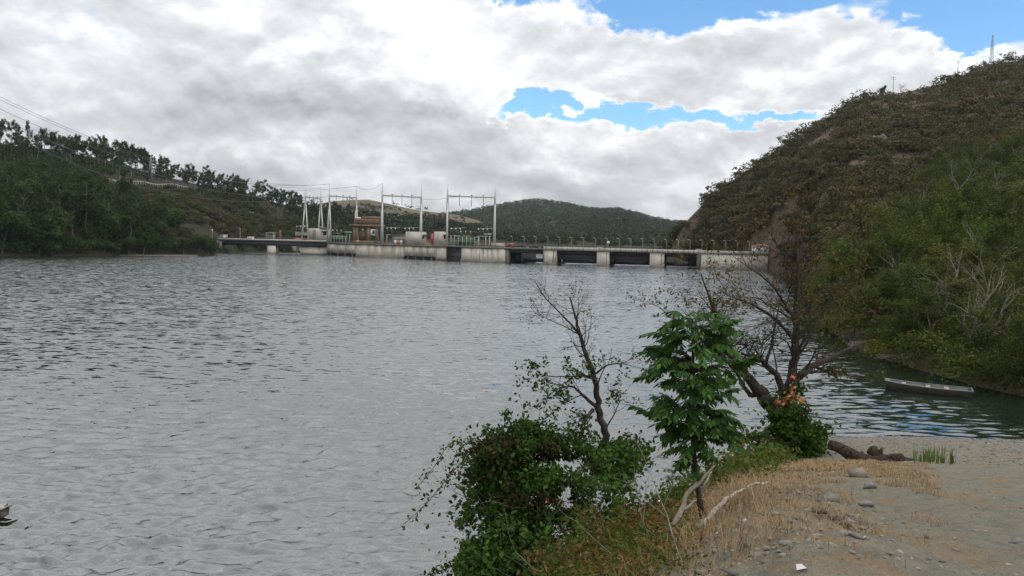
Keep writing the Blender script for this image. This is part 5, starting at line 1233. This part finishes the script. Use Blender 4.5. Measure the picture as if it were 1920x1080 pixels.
def rock(name, lab, px, py, s, seed, mat='stone', sq=(1, .8, .6)):
    p = on_ground(px, py); mb = MB().ball((0, 0, 0), 1, 6, 4); V = mb.v[0]; V *= (1 + np.random.default_rng(seed).uniform(-.4, .3, len(V)))[:, None]; V *= np.array(sq) * s; V += p + (0, 0, s * .12)
    single(name, mb, mat, lab, 'rock', p)
rock('rock', 'largest pale rock standing upright on the terrace below the log', 1609, 893, .18, 3, 'stone', (1, .8, .75))
rock('rock', 'grey flat-topped rock in the middle of the track', 1557, 940, .11, 8, 'stone_grey', (1, .8, .55))
rock('rock', 'small dark stone beside the flat grey rock', 1632, 914, .09, 12, 'stone_grey')
rock('rock', 'small pale stone left of the upright rock', 1561, 890, .09, 15, 'stone')
rock('rock', 'pale rock lump wedged under the long fallen branch', 1346, 972, .12, 19, 'stone')
rock('rock', 'thin grey stone on the right part of the track', 1625, 947, .08, 23, 'stone_grey', (1.3, .8, .35))
rock('rock', 'small dark stone far right on the track', 1905, 1020, .05, 27, 'stone_grey')
p = on_ground(1502, 1074); e = single('paper_scrap', MB().add([p + (-.025, -.012, .01), p + (.02, -.016, .022), p + (.028, .014, .01), p + (-.018, .02, .025), p + (0, 0, .035)], [(0, 1, 4), (1, 2, 4), (2, 3, 4), (3, 0, 4)]), 'litter', 'crumpled white scrap of paper at the bottom of the track', 'litter', p)

# pebbles and slate chips
g = np.random.default_rng(620)
cube = MB().ball((0, 0, 0), 1, 5, 3); cv = cube.v[0].copy(); cf = {k: np.concatenate(v) for k, v in cube.f.items()}
def pebbles(name, lab, n, test, xr, yr, smin, smax, mat, flat=.35):
    p = scatter_ground(g, n, test, xr, yr); s_ = smin * (smax / smin) ** (g.random(n) ** 1.6); a = g.uniform(0, 6.28, n); mb = MB()
    sx, sy = s_ * g.uniform(.8, 1.5, n), s_ * g.uniform(.5, .9, n); V = cv[None] * np.stack([sx, sy, s_ * flat], -1)[:, None] * g.uniform(.75, 1.25, (n, len(cv), 1))
    ca, sa = np.cos(a)[:, None], np.sin(a)[:, None]; V = np.stack([V[..., 0] * ca - V[..., 1] * sa, V[..., 0] * sa + V[..., 1] * ca, V[..., 2]], -1) + p[:, None] + np.array([0, 0, .1])[None, None] * s_[:, None, None]
    off = (np.arange(n) * len(cv))[:, None, None]
    first = True
    for k, f in cf.items():
        F_ = (f[None] + off).reshape(-1, k)
        if first: mb.add(V.reshape(-1, 3), F_, np.repeat(g.random(n), len(cv))); first = False
        else: mb.f.setdefault(k, []).append(F_)
    return tag(part(name, mb, mat), lab, 'pebbles', None, 'stuff')
pm, pt, pb, po = new_mat('pebble_mix'); at = pt.n('ShaderNodeAttribute', attribute_name='tint').outputs['Fac']
pt.l(pt.ramp(at, [(0, (.09, .085, .075)), (.35, (.17, .165, .14)), (.7, (.2, .185, .145)), (.95, (.25, .24, .21)), (1, (.42, .41, .38))]), pb.inputs['Base Color']); pb.inputs['Roughness'].default_value = .9
onland = lambda a, b_, X, Y: (X > edge_x(Y) - .3) & (a < 2000) & (b_ < 1130)
pebbles('track_pebbles', 'scattered slate chips and pebbles on the dirt track', 3600, onland, (0, 18), (3.6, 27), .006, .03, pm)
pebbles('lip_pebbles', 'grey broken slate heaped along the lip of the track', 1500, lambda a, b_, X, Y: (np.abs(X - edge_x(Y) - .5) < .7), (0, 8), (3.8, 15), .01, .045, pm)
pebbles('beach_shingle', 'grey shingle on the small beach of the inlet', 4000, lambda a, b_, X, Y: (ground_z(X, Y) > -.12) & (Y > 27) & (X > 12) & (a < 2000), (12, 30), (27, 40), .02, .075, pm)
# dry grass
def blades(name, lab, n, test, xr, yr, hmin, hmax, mat, w_=.006, lean=.5, clump=1):
    p = scatter_ground(g, n, test, xr, yr); p = np.repeat(p, clump, 0) + np.r_[g.normal(size=(n * clump, 3)) * (.03, .03, 0)]; m_ = len(p)
    h = g.uniform(hmin, hmax, m_); a = g.uniform(0, 6.28, m_); d = np.stack([np.cos(a), np.sin(a), np.zeros(m_)], -1); sd_ = np.stack([-np.sin(a), np.cos(a), np.zeros(m_)], -1)
    le = g.uniform(.1, 1, m_)[:, None] * lean; up_ = np.array([0, 0, 1.0]); H = h[:, None]
    W_ = w_ * np.clip(p[:, 1:2] / 9, .35, 1.6); mid_ = p + d * le * H * .45 + up_ * H * .6
    v = np.stack([p - sd_ * W_, p + sd_ * W_, mid_ + sd_ * W_ * .7, mid_ - sd_ * W_ * .7, p + d * le * H * 1.2 + up_ * H * (1 - .4 * le)], 1)
    i5 = (np.arange(m_) * 5)[:, None]; tn_ = np.repeat(g.random(m_), 5)
    mb = MB(); mb.add(v.reshape(-1, 3), i5 + np.array([[0, 1, 2, 3]]), tn_); mb.f.setdefault(3, []).append(i5 + np.array([[3, 2, 4]]))
    return tag(part(name, mb, mat), lab, 'grass', None, 'stuff')
patch = lambda X, Y: fbm(X * .7, Y * .7, 3, 33)
blades('dry_grass', 'short straw coloured dry grass in patches on the bank', 8000, lambda a, b_, X, Y: (X > edge_x(Y) - .5) & (patch(X, Y) + .35 * np.exp(-((X - edge_x(Y)) / 1.3) ** 2) > .03) & (a < 1760), (0, 13), (3.7, 27), .025, .10, 'f_grass', .0035, 2.0, 4)
blades('tall_dry_grass', 'rust brown dry grass and stalks along the overgrown bank edge', 1900, lambda a, b_, X, Y: (np.abs(X - edge_x(Y) + .2) < .8), (0, 9), (4.2, 26), .08, .3, 'f_grass', .004, 1.4, 4)
blades('terrace_grass', 'straw grass covering the crest of the terrace near the ivy mound', 2200, lambda a, b_, X, Y: (X > edge_x(Y) - .3) & (a < 1640), (4, 15), (17, 27), .04, .14, 'f_grass', .008, 1.9, 4)
blades('green_sprouts', 'green grass sprouts beside the driftwood root', 34, lambda a, b_, X, Y: (a > 1715) & (a < 1790) & (b_ > 858) & (b_ < 882), (10, 17), (23, 31), .25, .7, 'f_sprout', .012, .35, 3)

# ------------------------------------------------------------------ thin air between here and the far hills
hm = bpy.data.materials.new('haze'); hm.use_nodes = True; hm.node_tree.nodes.clear(); ht = NT(hm.node_tree)
pv = ht.n('ShaderNodeVolumePrincipled'); pv.inputs['Color'].default_value = (.80, .88, 1, 1); pv.inputs['Density'].default_value = .00005; pv.inputs['Anisotropy'].default_value = .2
ho = ht.n('ShaderNodeOutputMaterial'); ht.l(pv.outputs[0], ho.inputs['Volume'])
o = part('haze', MB().box(0, 1900, 90, 6400, 4100, 194), hm); tag(o, 'thin blue haze softening the far hills', 'haze', None, 'stuff')
